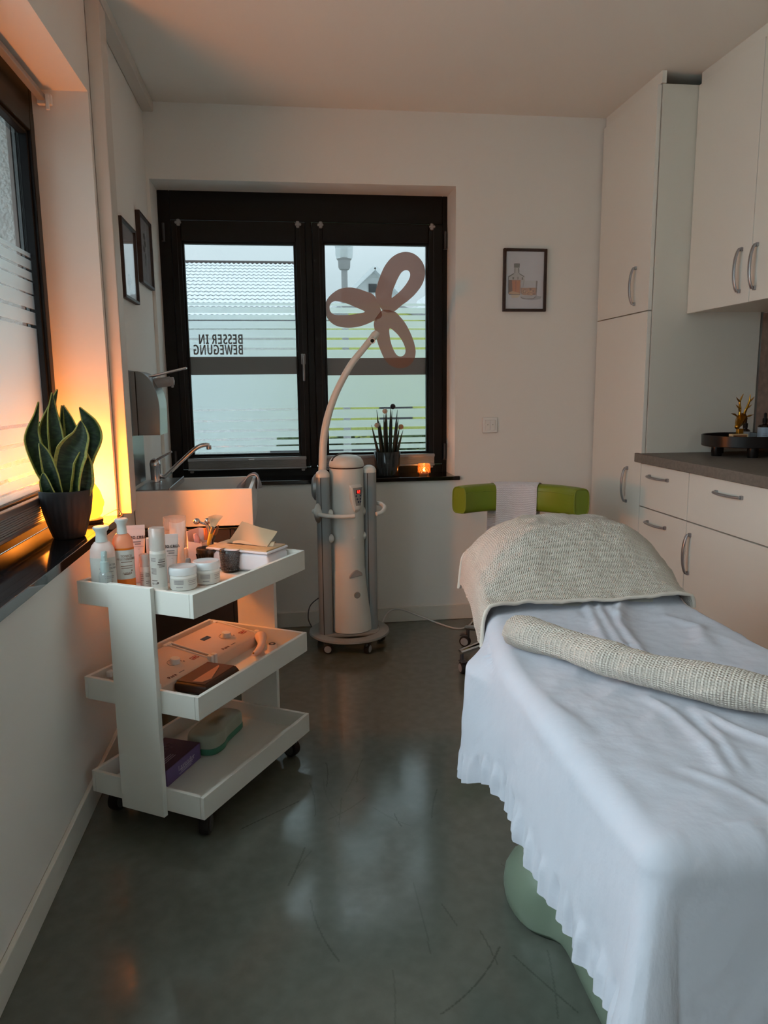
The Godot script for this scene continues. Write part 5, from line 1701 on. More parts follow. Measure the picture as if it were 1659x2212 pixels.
func trolley_lower(c: Vector3, B: Basis) -> void:
	var y := 0.4005
	var old := Vector3(-0.279, 0, 1.65)
	var at := func(x: float, yy: float, z: float) -> Vector3: return old + B * Vector3(x, 0, z) + Vector3(0, yy, 0)
	for k in 2:
		var t := thing("treatment_device", ["cream treatment console with a display and white dial on the middle tray", "cream treatment console with a white dial behind the trolley post"][k], "treatment device", at.call([0.145, -0.13][k], y, -0.075), 1.0297, "cream consoles on the middle tray")
		var b := MB.new()
		var h0 := 0.040
		var h1 := 0.062
		var cream := mat(rgb(226, 204, 186), 0.45)
		b.prism([Vector2(0.095, 0.0), Vector2(0.095, h0 - 0.006), Vector2(0.088, h0), Vector2(-0.085, h1), Vector2(-0.095, h1 - 0.004), Vector2(-0.095, 0.0)], 0.262, Transform3D(Basis(Vector3(0, 0, 1), Vector3(0, 1, 0), Vector3(-1, 0, 0)), Vector3(0.131, 0, 0)), 0.003)
		part(t, "case", b, cream)
		var tilt := atan2(h1 - h0, 0.173)
		var on := func(x: float, z: float, out: float) -> Transform3D: return Transform3D(Basis(Vector3.RIGHT, tilt), Vector3(x, lerpf(h1, h0, (z + 0.085) / 0.173) + out, z))
		for s in [-1, 1]:
			b = MB.new()
			b.box(Vector3(s * 0.128, 0.026, 0.090), Vector3(0.016, 0.052, 0.022), 0.004)
			b.box(on.call(s * 0.128, 0.0, 0.002).origin, Vector3(0.006, 0.006, 0.18), 0.002, Basis(Vector3.RIGHT, tilt))
			b.box(Vector3(s * 0.128, 0.056, -0.088), Vector3(0.022, 0.02, 0.02), 0.004)
			part(t, "end_clip", b, M.white)
		b = MB.new()
		b.lathe([Vector2(0, 0), Vector2(0.0165, 0), Vector2(0.016, 0.014), Vector2(0.0145, 0.016), Vector2(0, 0.0165)], 28, on.call(0.035, 0.022, 0.0005))
		part(t, "dial", b, M.white)
		b = MB.new()
		var scale_ := []
		for q in 22: scale_.append(on.call(0.035 + sin(-2.2 + q * 0.2) * 0.024, 0.022 - cos(-2.2 + q * 0.2) * 0.024, 0.0008).origin)
		b.tube(scale_, 0.0006, 5)
		b.box(on.call(0.062, 0.036, 0.0006).origin, Vector3(0.004, 0.0008, 0.006), 0, Basis(Vector3.RIGHT, tilt))
		b.box(on.call(-0.002, 0.078, 0.0006).origin, Vector3(0.024, 0.0006, 0.003), 0, Basis(Vector3.RIGHT, tilt))
		part(t, "dial_print", b, M.ink_soft)
		b = MB.new()
		b.text("Pure", 0.012, on.call(-0.047, 0.078, 0.0008) * Transform3D(Basis(Vector3.RIGHT, -PI / 2), Vector3.ZERO), 0.0, 0.0005, "Droid Sans Bold")
		part(t, "lettering", b, mat(rgb(110, 70, 62), 0.7), "brown lettering")
		b = MB.new()
		for e in [[0.0, 0.008, 0.030, 0.0016], [0.0, -0.008, 0.030, 0.0016], [0.0145, 0.0, 0.0016, 0.016], [-0.0145, 0.0, 0.0016, 0.016], [0.0, 0.0, 0.018, 0.005]]:
			b.box(on.call(0.103 + e[0], 0.045 + e[1], 0.0006).origin, Vector3(e[2], 0.0008, e[3]), 0, Basis(Vector3.RIGHT, tilt))
		part(t, "red_mark", b, mat(rgb(176, 44, 44), 0.6), "small red framed mark")
		if k == 0:
			b = MB.new()
			b.box(on.call(-0.022, -0.022, 0.0008).origin, Vector3(0.040, 0.001, 0.018), 0.0, Basis(Vector3.RIGHT, tilt))
			part(t, "display", b, M.black)
	var t := thing("leather_case", "dark brown leather case with an open flap at the front of the middle tray", "case", at.call(-0.10, y, 0.075), 1.08)
	var b := MB.new()
	b.box(Vector3(0, 0.017, 0), Vector3(0.19, 0.034, 0.125), 0.012)
	part(t, "body", b, mat(rgb(44, 28, 24), 0.5))
	b = MB.new()
	b.box(Vector3(0, 0.0345, -0.004), Vector3(0.165, 0.003, 0.10), 0.001)
	part(t, "flap", b, mat(rgb(92, 56, 42), 0.45))
	b = MB.new()
	b.prism([Vector2(-0.078, 0.0), Vector2(0.066, 0.0), Vector2(0.055, 0.008), Vector2(-0.04, 0.042), Vector2(-0.072, 0.03)], 0.002, Transform3D(Basis(Vector3(1, 0, 0), Vector3(0, 0, 1), Vector3(0, -1, 0)), Vector3(0.0, 0.0385, 0.0)), 0.0)
	part(t, "card", b, mat(rgb(196, 140, 110), 0.6), "pale card showing under the flap")
	t = thing("massage_wand", "pinkish white handheld wand lying on the middle tray", "massage wand", at.call(0.225, y, 0.052), 1.25)
	b = MB.new()
	b.tube(smooth([Vector3(-0.085, 0.012, 0.012), Vector3(-0.05, 0.014, 0.016), Vector3(0.0, 0.020, 0.010), Vector3(0.035, 0.028, -0.004), Vector3(0.052, 0.031, -0.012)], 5), [0.006, 0.008, 0.0095, 0.0105, 0.011, 0.0115, 0.012, 0.012, 0.0125, 0.013, 0.0135, 0.014, 0.015, 0.0165, 0.018, 0.020, 0.0215, 0.022, 0.022, 0.021, 0.0165], 18)
	part(t, "body", b, mat(rgb(234, 210, 202), 0.3))
	b = MB.new()
	b.ball(Vector3(-0.083, 0.017, 0.012), Vector3(0.004, 0.003, 0.004), 10, 8)
	part(t, "button", b, M.gold)
	t = thing("applicator", "white round applicator with a dark ring beside the wand", "applicator", at.call(0.205, y, 0.12))
	b = MB.new()
	b.lathe([Vector2(0, 0), Vector2(0.028, 0), Vector2(0.028, 0.010), Vector2(0.017, 0.013), Vector2(0.016, 0.034), Vector2(0.0145, 0.036), Vector2(0, 0.036)], 30)
	part(t, "body", b, mat(rgb(232, 212, 198), 0.35))
	b = MB.new()
	b.lathe([Vector2(0.006, 0.0355), Vector2(0.012, 0.0355), Vector2(0.012, 0.0372), Vector2(0.006, 0.0372), Vector2(0.006, 0.0355)], 24)
	part(t, "ring", b, M.black)
	# lowest tray
	y = 0.0975
	t = thing("carton", "purple carton with white print on the lowest tray", "carton", at.call(-0.13, y, -0.082), 1.14)
	b = MB.new()
	b.box(Vector3(0, 0.027, 0), Vector3(0.195, 0.054, 0.135), 0.001)
	part(t, "body", b, mat(rgb(112, 92, 146), 0.55))
	b = MB.new()
	b.box(Vector3(0, 0.0543, 0), Vector3(0.193, 0.0006, 0.133), 0.0)
	for k in 14: b.ball(Vector3(0.02 * (k % 5) - 0.02, 0.0545, 0.012 * (k / 5) - 0.03), Vector3(0.008, 0.0005, 0.006), 8, 4)
	part(t, "top_print", b, mat(rgb(82, 58, 84), 0.6), "darker plum print on top")
	b = MB.new()
	b.text("Lavender", 0.015, Transform3D(Basis(), Vector3(0.012, 0.028, 0.0676)), 0.0, 0.0004, "Droid Serif")
	for e in [[0.012, 0.020], [0.012, 0.015], [0.004, 0.010]]: b.box(Vector3(e[0], e[1], 0.0678), Vector3(0.07, 0.0016, 0.0004), 0.0)
	for e in [[-0.03, 0.02], [-0.03, 0.028], [-0.03, 0.036]]: b.box(Vector3(e[0], 0.0547, e[1]), Vector3(0.06, 0.0004, 0.002), 0.0)
	part(t, "lettering", b, mat(rgb(206, 198, 214), 0.6), "white lettering")
	t = thing("storage_case", "long rounded case with a teal base and a hazy lid on the lowest tray", "case", at.call(0.105, y, -0.055), 1.12)
	var out := closed_smooth([Vector2(-0.115, -0.045), Vector2(-0.06, -0.058), Vector2(0.06, -0.058), Vector2(0.115, -0.04), Vector2(0.125, 0.0), Vector2(0.11, 0.04), Vector2(0.05, 0.046), Vector2(-0.01, 0.05), Vector2(-0.06, 0.062), Vector2(-0.11, 0.05), Vector2(-0.125, 0.0)], 5)
	var ring := resample(out, 60)
	b = MB.new()
	b.grid(60, 5, func(u, w):
		var p: Vector2 = ring[int(round(u * 60)) % 60]
		var k := int(round(w * 5))
		var s: float = [0.0, 0.95, 1.0, 1.0, 0.98, 0.0][k]
		return Vector3(p.x * s, [0.0, 0.0, 0.004, 0.022, 0.024, 0.024][k], p.y * s), true, true)
	part(t, "base", b, mat(rgb(72, 142, 116), 0.45), "teal base")
	b = MB.new()
	b.grid(60, 7, func(u, w):
		var p: Vector2 = ring[int(round(u * 60)) % 60]
		var k := int(round(w * 7))
		var s: float = [0.985, 0.985, 0.975, 0.94, 0.88, 0.7, 0.4, 0.0][k]
		return Vector3(p.x * s, [0.024, 0.045, 0.056, 0.064, 0.068, 0.071, 0.072, 0.072][k], p.y * s), true, true)
	part(t, "lid", b, mat(rgb(172, 178, 160), 0.3), "hazy lid")

func wash_corner() -> void:
	var t := thing("wash_basin", "deep white wash basin on the dark brown cabinet in the left corner", "wash basin", Vector3(-0.40, 0.71, 0.56))
	var b := MB.new()
	b.span(Vector3(-0.648, 0.712, 0.32), Vector3(-0.152, 0.73, 0.80), 0.004)
	b.span(Vector3(-0.648, 0.712, 0.782), Vector3(-0.152, 0.885, 0.80), 0.004)
	b.span(Vector3(-0.648, 0.712, 0.32), Vector3(-0.152, 0.885, 0.338), 0.004)
	b.span(Vector3(-0.17, 0.712, 0.33), Vector3(-0.152, 0.885, 0.79), 0.004)
	b.span(Vector3(-0.648, 0.712, 0.33), Vector3(-0.63, 0.885, 0.79), 0.004)
	wpart(t, "bowl", b, M.ceramic)
	b = MB.new()
	b.span(Vector3(-0.645, 0.868, 0.336), Vector3(-0.50, 0.888, 0.784), 0.003)
	b.span(Vector3(-0.505, 0.868, 0.336), Vector3(-0.497, 0.896, 0.784), 0.003)
	wpart(t, "tap_ledge", b, M.steel, "steel ledge under the tap")
	t = thing("vanity_cabinet", "dark brown cabinet below the wash basin", "cabinet", Vector3(-0.44, 0, 0.56))
	b = MB.new()
	b.span(Vector3(-0.648, 0.06, 0.33), Vector3(-0.255, 0.711, 0.785), 0.002)
	b.span(Vector3(-0.648, 0.0, 0.35), Vector3(-0.29, 0.06, 0.765))
	wpart(t, "body", b, M.dark_brown)
	b = MB.new()
	b.span(Vector3(-0.2545, 0.065, 0.335), Vector3(-0.236, 0.708, 0.78), 0.002)
	wpart(t, "door", b, M.dark_brown)
	t = thing("tap", "chrome single lever tap with a long straight spout over the wash basin", "tap", Vector3(-0.60, 0.888, 0.52))
	b = MB.new()
	b.lathe([Vector2(0, 0), Vector2(0.026, 0), Vector2(0.026, 0.004), Vector2(0.0235, 0.006), Vector2(0.0225, 0.02), Vector2(0.0235, 0.075), Vector2(0.0245, 0.078), Vector2(0.0245, 0.088), Vector2(0.02, 0.104), Vector2(0.008, 0.112), Vector2(0, 0.113)], 32)
	part(t, "body", b, M.chrome)
	b = MB.new()
	b.tube(smooth([Vector3(-0.014, 0.088, 0), Vector3(0.012, 0.105, 0), Vector3(0.045, 0.124, 0.0), Vector3(0.078, 0.140, 0.0)], 5), [0.020, 0.019, 0.018, 0.0165, 0.015, 0.014, 0.013, 0.0125, 0.012, 0.0115, 0.011, 0.0105, 0.010, 0.0095, 0.009, 0.0085], 14, true, 0.55)
	part(t, "lever", b, M.chrome)
	b = MB.new()
	b.tube(smooth([Vector3(0.014, 0.035, 0.0), Vector3(0.032, 0.026, 0.0), Vector3(0.05, 0.033, 0.0), Vector3(0.11, 0.088, 0), Vector3(0.175, 0.145, 0), Vector3(0.205, 0.163, 0.0), Vector3(0.232, 0.169, 0.0), Vector3(0.247, 0.166, 0)], 6), 0.0098, 16)
	part(t, "spout", b, M.chrome)
	b = MB.new()
	b.lathe([Vector2(0, 0), Vector2(0.0105, 0), Vector2(0.0115, 0.003), Vector2(0.0115, 0.020), Vector2(0, 0.021)], 20, Transform3D(Basis(), Vector3(0.245, 0.147, 0)))
	part(t, "aerator", b, M.chrome)
	# stainless dispenser on the wall with its elbow lever
	t = thing("soap_dispenser", "stainless wall dispenser with a curved front and elbow lever above the tap", "soap dispenser", Vector3(-0.648, 1.118, 0.66))
	b = MB.new()
	var pr := [Vector2(0.0, 0.0), Vector2(0.118, 0.0)]
	for k in 15:
		var a := k / 14.0 * PI / 2
		pr.append(Vector2(0.028 + 0.094 * cos(a * 0.98), 0.105 + 0.163 * sin(a)) if k else Vector2(0.122, 0.105))
	pr.append(Vector2(0.0, 0.268))
	b.prism(pr, 0.20, Transform3D(Basis(), Vector3(0, 0, -0.10)), 0.002)
	part(t, "case", b, M.steel)
	b = MB.new()
	b.box(Vector3(0.004, 0.134, 0.0), Vector3(0.008, 0.275, 0.235), 0.002)
	part(t, "back_plate", b, M.steel)
	b = MB.new()
	b.box(Vector3(0.03, 0.132, 0.1025), Vector3(0.004, 0.264, 0.004), 0.0)
	part(t, "seam", b, M.black)
	b = MB.new()
	for s in [-0.035, 0.035]: b.tube([Vector3(0.072, 0.246, s), Vector3(0.226, 0.282, s * 0.45)], 0.0045, 10)
	b.tube([Vector3(0.226, 0.282, -0.016), Vector3(0.226, 0.282, 0.016)], 0.0045, 10)
	part(t, "lever", b, M.chrome)
	b = MB.new()
	b.tube([Vector3(0.09, 0.218, 0.0), Vector3(0.158, 0.226, 0.0)], 0.021, 20)
	b.tube([Vector3(0.158, 0.226, 0.0), Vector3(0.172, 0.227, 0.0)], 0.018, 20)
	b.tube([Vector3(0.165, 0.222, 0.0), Vector3(0.165, 0.20, 0.0)], 0.006, 10)
	part(t, "pump", b, M.grey_plastic)
	b = MB.new()
	b.span(Vector3(-0.6495, 0.90, 0.50), Vector3(-0.6475, 1.117, 0.82))
	solo("splash_plate", b, M.steel, "brushed steel splash plate on the wall below the dispenser", "splash plate")
	# cloth over the far right corner of the basin
	b = MB.new()
	b.shell(22, 30, func(u, w):
		var s := lerpf(-0.11, 0.10, w)
		var z := lerpf(0.345, 0.455, u) + 0.012 * sin(w * 5.0 + u * 3.0)
		var k := 0.010 * sin(u * 12.0 + 0.6) + 0.005 * sin(u * 25.0 + w * 4.0)
		var r := 0.022
		var p := Vector2.ZERO
		var q := r * PI / 2
		if absf(s) < q:
			var a := s / r
			p = Vector2(sin(a) * r, cos(a) * r - r)
		else: p = Vector2(signf(s) * (r + k * minf(1.0, (absf(s) - q) * 30.0)), -r - (absf(s) - q) * (0.72 + 0.1 * sin(u * 6.0)))
		if s < 0: p.x += s * 0.55
		return Vector3(-0.160 + p.x, 0.903 + p.y + 0.006 * sin(u * 8.0) * maxf(0.0, 1.0 - absf(s) * 20.0), z), 0.004)
	solo("cleaning_cloth", b, M.white_towel, "pale grey cloth draped over the rim of the wash basin", "cloth")

func picture(t: Node3D, w: float, h: float, bw: float, art: Callable) -> void:   # facing +z, centre at the origin
	var b := MB.new()
	for e in [[-w / 2, -w / 2 + bw, -h / 2, h / 2], [w / 2 - bw, w / 2, -h / 2, h / 2], [-w / 2 + bw, w / 2 - bw, -h / 2, -h / 2 + bw], [-w / 2 + bw, w / 2 - bw, h / 2 - bw, h / 2]]:
		b.box(Vector3((e[0] + e[1]) / 2, (e[2] + e[3]) / 2, 0.0105), Vector3(e[1] - e[0], e[3] - e[2], 0.021), 0.002)
	part(t, "frame", b, M.wood_frame)
	art.call(t)
	b = MB.new()
	b.box(Vector3(0, 0, 0.013), Vector3(w - 2 * bw + 0.002, h - 2 * bw + 0.002, 0.002))
	part(t, "glass", b, M.clear)

func sheet_of_paper(w: float, h: float, m: Material) -> Callable:
	return func(t):
		var b := MB.new()
		b.quad_uv(Vector3(-w / 2, -h / 2, 0.009), Vector3(w / 2, -h / 2, 0.009), Vector3(w / 2, h / 2, 0.009), Vector3(-w / 2, h / 2, 0.009), Vector3(0, 0, 1))
		b.box(Vector3(0, 0, 0.006), Vector3(w, h, 0.005))
		part(t, "print", b, m)

func fill(im: Image, poly: Array, c: Color, a := 1.0, grain := 0.0, rng: RandomNumberGenerator = null) -> void:   # a flat shape of the printed watercolour
	var lo := Vector2(9e9, 9e9)
	var hi := -lo
	for p in poly:
		lo = lo.min(p); hi = hi.max(p)
	var pp := PackedVector2Array(poly)
	for y in range(maxi(0, int(lo.y)), mini(im.get_height(), int(hi.y) + 1)):
		for x in range(maxi(0, int(lo.x)), mini(im.get_width(), int(hi.x) + 1)):
			if Geometry2D.is_point_in_polygon(Vector2(x + 0.5, y + 0.5), pp):
				var k := a
				if rng: k *= 1.0 - grain * rng.randf()
				im.set_pixel(x, y, im.get_pixel(x, y).lerp(c, k))

func whisky_print() -> StandardMaterial3D:
	var im := Image.create(212, 300, false, Image.FORMAT_RGB8)
	im.fill(rgb(212, 208, 214))
	var rng := RandomNumberGenerator.new()
	rng.seed = 3
	# the measures come from the print in the photograph: bottle left, tumbler in front of it right
	var k := 212.0 / 415.0
	var P := func(pts: Array) -> Array: return pts.map(func(e): return Vector2((e[0] - 355) * k, (e[1] - 112) * 300.0 / 640.0))
	fill(im, P.call([[520, 612], [690, 598], [750, 612], [735, 640], [640, 652], [540, 640]]), rgb(150, 148, 158), 0.8, 0.3, rng)
	fill(im, P.call([[412, 592], [520, 592], [500, 622], [430, 626]]), rgb(222, 180, 110), 0.6, 0.5, rng)
	fill(im, P.call([[447, 290], [502, 290], [504, 352], [560, 388], [562, 450], [518, 590], [395, 588], [386, 570], [386, 388], [446, 352]]), rgb(186, 178, 172), 0.75, 0.3, rng)
	fill(im, P.call([[388, 430], [520, 430], [518, 590], [395, 588], [388, 570]]), rgb(182, 92, 38), 0.92, 0.3, rng)
	fill(im, P.call([[430, 436], [512, 436], [508, 560], [470, 566], [436, 556]]), rgb(214, 118, 44), 0.7, 0.4, rng)
	fill(im, P.call([[462, 440], [474, 440], [472, 556], [462, 556]]), rgb(150, 68, 30), 0.6, 0.3, rng)
	fill(im, P.call([[388, 430], [424, 430], [432, 550], [396, 572], [388, 560]]), rgb(78, 46, 34), 0.8, 0.4, rng)
	fill(im, P.call([[392, 566], [436, 552], [508, 572], [516, 590], [400, 590]]), rgb(224, 190, 150), 0.8, 0.3, rng)
	fill(im, P.call([[445, 246], [508, 246], [506, 292], [446, 292]]), rgb(92, 82, 78), 0.95, 0.2, rng)
	fill(im, P.call([[452, 296], [462, 296], [460, 350], [450, 352]]), rgb(116, 106, 102), 0.9, 0.2, rng)
	fill(im, P.call([[490, 296], [502, 296], [504, 350], [492, 352]]), rgb(96, 88, 84), 0.9, 0.2, rng)
	for e in [[[386, 388], [446, 352], [450, 360], [396, 396]], [[502, 352], [560, 386], [556, 396], [502, 362]], [[384, 388], [392, 388], [394, 580], [386, 576]], [[430, 395], [450, 400], [444, 424], [432, 420]], [[486, 392], [496, 396], [492, 424], [486, 420]], [[530, 400], [545, 396], [548, 424], [532, 426]], [[388, 578], [400, 584], [518, 586], [518, 594], [398, 594]]]:
		fill(im, P.call(e), rgb(70, 60, 56), 0.85, 0.3, rng)
	fill(im, P.call([[520, 436], [704, 434], [694, 610], [660, 634], [560, 640], [526, 622]]), rgb(196, 190, 192), 0.8, 0.2, rng)
	fill(im, P.call([[522, 516], [698, 512], [692, 590], [640, 600], [545, 594], [524, 570]]), rgb(176, 104, 56), 0.85, 0.4, rng)
	for q in 26:
		var x := rng.randf_range(530, 680)
		var y := rng.randf_range(510, 580)
		var s := rng.randf_range(6, 20)
		fill(im, P.call([[x, y], [x + s, y + rng.randf_range(-8, 8)], [x + s * 0.8, y + s], [x + 2, y + s * 0.7]]), [rgb(84, 46, 30), rgb(226, 176, 116), rgb(140, 72, 34), rgb(238, 210, 170)][q % 4], 0.8, 0.3, rng)
	for e in [[[686, 434], [704, 434], [694, 606], [686, 600]], [[556, 420], [560, 420], [548, 510], [544, 510]], [[524, 600], [532, 620], [580, 634], [660, 630], [690, 604], [692, 612], [664, 640], [560, 642], [526, 628]], [[524, 514], [528, 514], [532, 596], [526, 592]]]:
		fill(im, P.call(e), rgb(88, 76, 72), 0.75, 0.4, rng)
	var m := mat(Color.WHITE, 0.9)
	m.albedo_texture = ImageTexture.create_from_image(im)
	return m

func pictures() -> void:
	var t := thing("picture", "brown framed print of a whisky bottle and tumbler on the back wall", "picture", Vector3(1.2972, 1.8705, 0.0))
	t.rotation.z = -0.002
	picture(t, 0.240, 0.326, 0.0145, sheet_of_paper(0.213, 0.299, whisky_print()))
	for e in [[0.628, 1.842, 0.300, "dark framed picture nearer to the tall window reveal on the left wall"], [0.205, 1.958, 0.31, "dark framed picture closest to the double window on the left wall"]]:
		t = thing("picture", e[3], "picture", Vector3(-0.6495, e[1], e[0]), PI / 2, "dark framed pictures on the left wall")
		picture(t, e[2], 0.318, 0.013, sheet_of_paper(e[2] - 0.026, 0.292, M.paper))
		var b := MB.new()
		for k in 5: b.ball(Vector3(0.02 * sin(k * 2.3), 0.07 - 0.03 * k if e[0] < 0.4 else -0.06 - 0.012 * k, 0.0092), Vector3(0.03 - 0.004 * k, 0.016, 0.0006), 14, 6)
		part(t, "artwork", b, M.print_grey, "faint grey print")
	t = thing("light_switch", "white double rocker switch on the back wall below the whisky print", "light switch", Vector3(1.1165, 1.1, 0.0))
	var b := MB.new()
	b.box(Vector3(0, 0, 0.0055), Vector3(0.086, 0.086, 0.011), 0.004)
	part(t, "frame", b, M.white)
	for s in [-1, 1]:
		b = MB.new()
		b.box(Vector3(s * 0.0143, 0, 0.0115), Vector3(0.0278, 0.057, 0.008), 0.0015, Basis(Vector3.RIGHT, 0.05))
		var r := part(t, "rocker", b, M.white)
		b = MB.new()
		b.lathe([Vector2(0, 0), Vector2(0.0022, 0), Vector2(0.002, 0.0008), Vector2(0, 0.0009)], 10, Transform3D(Basis(Vector3.RIGHT, PI / 2), Vector3(s * 0.0143, 0.002, 0.0153)))
		part(r, "dot", b, M.black)

func leaf(path: Array, widths: Array, twist: Array, face: float) -> MB:   # a thick sword-shaped leaf: path of the midrib, half widths, turn of the blade at each point
	var p := smooth(path, 8)
	var m := p.size()
	var b := MB.new()
	b.shell(8, m - 1, func(u, w):
		var f: float = w * (path.size() - 1)
		var i := int(minf(floor(f), path.size() - 2))
		var k := int(round(w * (m - 1)))
		var half: float = lerpf(widths[i], widths[i + 1], f - i)
		var tw: float = face + lerpf(twist[i], twist[i + 1], f - i)
		var d: Vector3 = (p[mini(k + 1, m - 1)] - p[maxi(k - 1, 0)]).normalized()
		var side := Vector3(cos(tw), 0, -sin(tw))
		side = (side - d * side.dot(d)).normalized()
		var nn := side.cross(d)
		var s: float = u * 2.0 - 1.0
		return p[k] + side * s * half + nn * (s * s - 0.5) * half * 0.45, 0.0035)
	return b

func left_sill() -> void:
	# plant in a fluted charcoal pot
	var base := Vector3(-0.712, 0.8352, 1.531)
	var t := thing("plant_pot", "charcoal fluted plant pot on the black sill beside the salt lamp", "plant pot", base)
	var b := MB.new()
	var prof := [[0.0, 0.0], [0.046, 0.0], [0.050, 0.004], [0.062, 0.040], [0.074, 0.085], [0.0805, 0.130], [0.0815, 0.155], [0.0795, 0.157], [0.0765, 0.154], [0.0735, 0.125], [0.0, 0.122]]
	b.grid(96, prof.size() - 1, func(u, w):
		var e: Array = prof[int(round(w * (prof.size() - 1)))]
		var i := int(round(w * (prof.size() - 1)))
		var a: float = u * TAU
		var flute := 1.0 - (0.022 * absf(sin(a * 12.0)) if i > 1 and i < 6 else 0.0)
		return Vector3(sin(a) * e[0] * flute, e[1], cos(a) * e[0] * flute), true, false)
	part(t, "pot", b, M.pot)
	b = MB.new()
	b.lathe([Vector2(0, 0.128), Vector2(0.072, 0.126), Vector2(0.073, 0.12)], 30)
	part(t, "soil", b, M.soil)
	t = thing("snake_plant", "snake plant with yellow-edged dark green leaves in the charcoal pot", "potted plant", base)
	var im := Image.create(64, 256, false, Image.FORMAT_RGB8)
	var f := FastNoiseLite.new()
	f.seed = 15
	f.frequency = 0.035
	for y in 256:
		for x in 64:
			var k := f.get_noise_2d(x * 0.7, y * 2.4)
			var c := rgb(30, 48, 30).lerp(rgb(58, 80, 50), clampf(0.45 + k * 1.3, 0.0, 1.0))
			var e := minf(x, 63 - x) / 64.0
			if e < 0.085 + 0.02 * f.get_noise_2d(y * 1.5, 9.0): c = rgb(196, 186, 96).lerp(rgb(150, 156, 76), clampf(0.4 + k, 0.0, 1.0))
			im.set_pixel(x, y, c)
	var green := mat(Color.WHITE, 0.4)
	green.albedo_texture = ImageTexture.create_from_image(im)
	# offsets from the pot: x across the picture is mostly +x, height up
	var L := [
		[[Vector3(-0.02, 0.12, 0.0), Vector3(-0.062, 0.22, 0.0), Vector3(-0.086, 0.32, 0.01), Vector3(-0.066, 0.40, 0.01), Vector3(-0.056, 0.437, 0.01)], [0.012, 0.024, 0.024, 0.008, 0.001], [0.3, 0.2, 0.5, 1.0, 1.2]],
		[[Vector3(-0.02, 0.12, -0.02), Vector3(-0.03, 0.25, -0.03), Vector3(-0.05, 0.34, -0.03), Vector3(-0.03, 0.42, -0.03), Vector3(-0.008, 0.475, -0.03)], [0.016, 0.028, 0.026, 0.012, 0.001], [-0.3, -0.2, 0.0, 0.7, 1.0]],
		[[Vector3(0.0, 0.12, -0.01), Vector3(-0.012, 0.25, 0.0), Vector3(-0.016, 0.34, 0.005), Vector3(-0.018, 0.41, 0.01), Vector3(-0.012, 0.465, 0.015)], [0.016, 0.026, 0.022, 0.013, 0.001], [0.6, 0.5, 0.2, 0.6, 1.2]],
		[[Vector3(0.012, 0.12, -0.02), Vector3(0.022, 0.24, -0.025), Vector3(0.028, 0.32, -0.03), Vector3(0.018, 0.38, -0.03), Vector3(0.004, 0.425, -0.03)], [0.018, 0.034, 0.036, 0.022, 0.001], [-0.2, -0.3, -0.5, -0.6, -0.8]],
		[[Vector3(0.03, 0.12, -0.01), Vector3(0.055, 0.25, -0.02), Vector3(0.088, 0.325, -0.02), Vector3(0.082, 0.37, -0.02), Vector3(0.056, 0.418, -0.02)], [0.016, 0.034, 0.038, 0.028, 0.001], [0.0, 0.1, -0.2, -0.3, -0.6]],
		[[Vector3(0.02, 0.12, 0.025), Vector3(0.022, 0.21, 0.035), Vector3(0.040, 0.28, 0.035), Vector3(0.066, 0.33, 0.03), Vector3(0.068, 0.375, 0.02)], [0.030, 0.045, 0.046, 0.026, 0.001], [-0.35, -0.2, 0.1, 0.3, 0.5]],
		[[Vector3(0.04, 0.12, 0.02), Vector3(0.06, 0.18, 0.025), Vector3(0.066, 0.24, 0.025), Vector3(0.070, 0.285, 0.02)], [0.026, 0.034, 0.028, 0.004], [0.3, 0.35, 0.4, 0.5]],
		[[Vector3(-0.012, 0.12, 0.03), Vector3(-0.026, 0.20, 0.04), Vector3(-0.038, 0.265, 0.045), Vector3(-0.055, 0.31, 0.04)], [0.022, 0.030, 0.018, 0.001], [-0.5, -0.4, -0.1, 0.3]],
		[[Vector3(-0.02, 0.12, 0.04), Vector3(-0.036, 0.155, 0.05), Vector3(-0.046, 0.19, 0.052), Vector3(-0.05, 0.215, 0.05)], [0.030, 0.032, 0.020, 0.002], [-0.7, -0.6, -0.5, -0.4]],
		[[Vector3(0.02, 0.12, -0.03), Vector3(0.038, 0.24, -0.04), Vector3(0.048, 0.31, -0.045), Vector3(0.052, 0.375, -0.05)], [0.018, 0.026, 0.022, 0.001], [0.2, 0.3, 0.4, 0.7]],
		[[Vector3(-0.004, 0.12, -0.03), Vector3(-0.010, 0.28, -0.035), Vector3(-0.006, 0.36, -0.035), Vector3(0.0, 0.425, -0.035)], [0.010, 0.016, 0.010, 0.001], [0.9, 0.9, 1.0, 1.2]],
	]
	for e in L: part(t, "leaf", leaf(e[0], e[1], e[2], 0.0), green)
	# salt lamp
	var at := Vector3(-0.722, 0.8352, 1.262)
	t = thing("salt_lamp", "glowing orange salt crystal lamp half hidden behind the plant pot", "lamp", at)
	b = MB.new()
	b.lathe([Vector2(0, 0), Vector2(0.052, 0), Vector2(0.055, 0.004), Vector2(0.055, 0.014), Vector2(0.05, 0.018), Vector2(0, 0.018)], 30)
	part(t, "base", b, M.wood_frame)
	b = MB.new()
	var rn := FastNoiseLite.new()
	rn.seed = 6
	rn.frequency = 9.0
	b.grid(28, 18, func(u, w):
		var a: float = u * TAU
		var h := lerpf(0.019, 0.180, w)
		var r: float = 0.060 * pow(sin(PI * clampf(0.22 + 0.78 * w, 0.0, 1.0)), 0.7) * (1.06 - 0.28 * w)
		if w < 0.02: r *= 0.9
		r *= 1.0 + 0.22 * rn.get_noise_3d(cos(a) * 0.06, h, sin(a) * 0.06)
		return Vector3(sin(a) * r, h, cos(a) * r), true, false)
	var salt := mat(rgb(255, 150, 60), 0.6)
	salt.emission_enabled = true
	salt.emission = rgb(255, 168, 34)
	salt.emission_energy_multiplier = 2.2
	part(t, "crystal", b, salt)
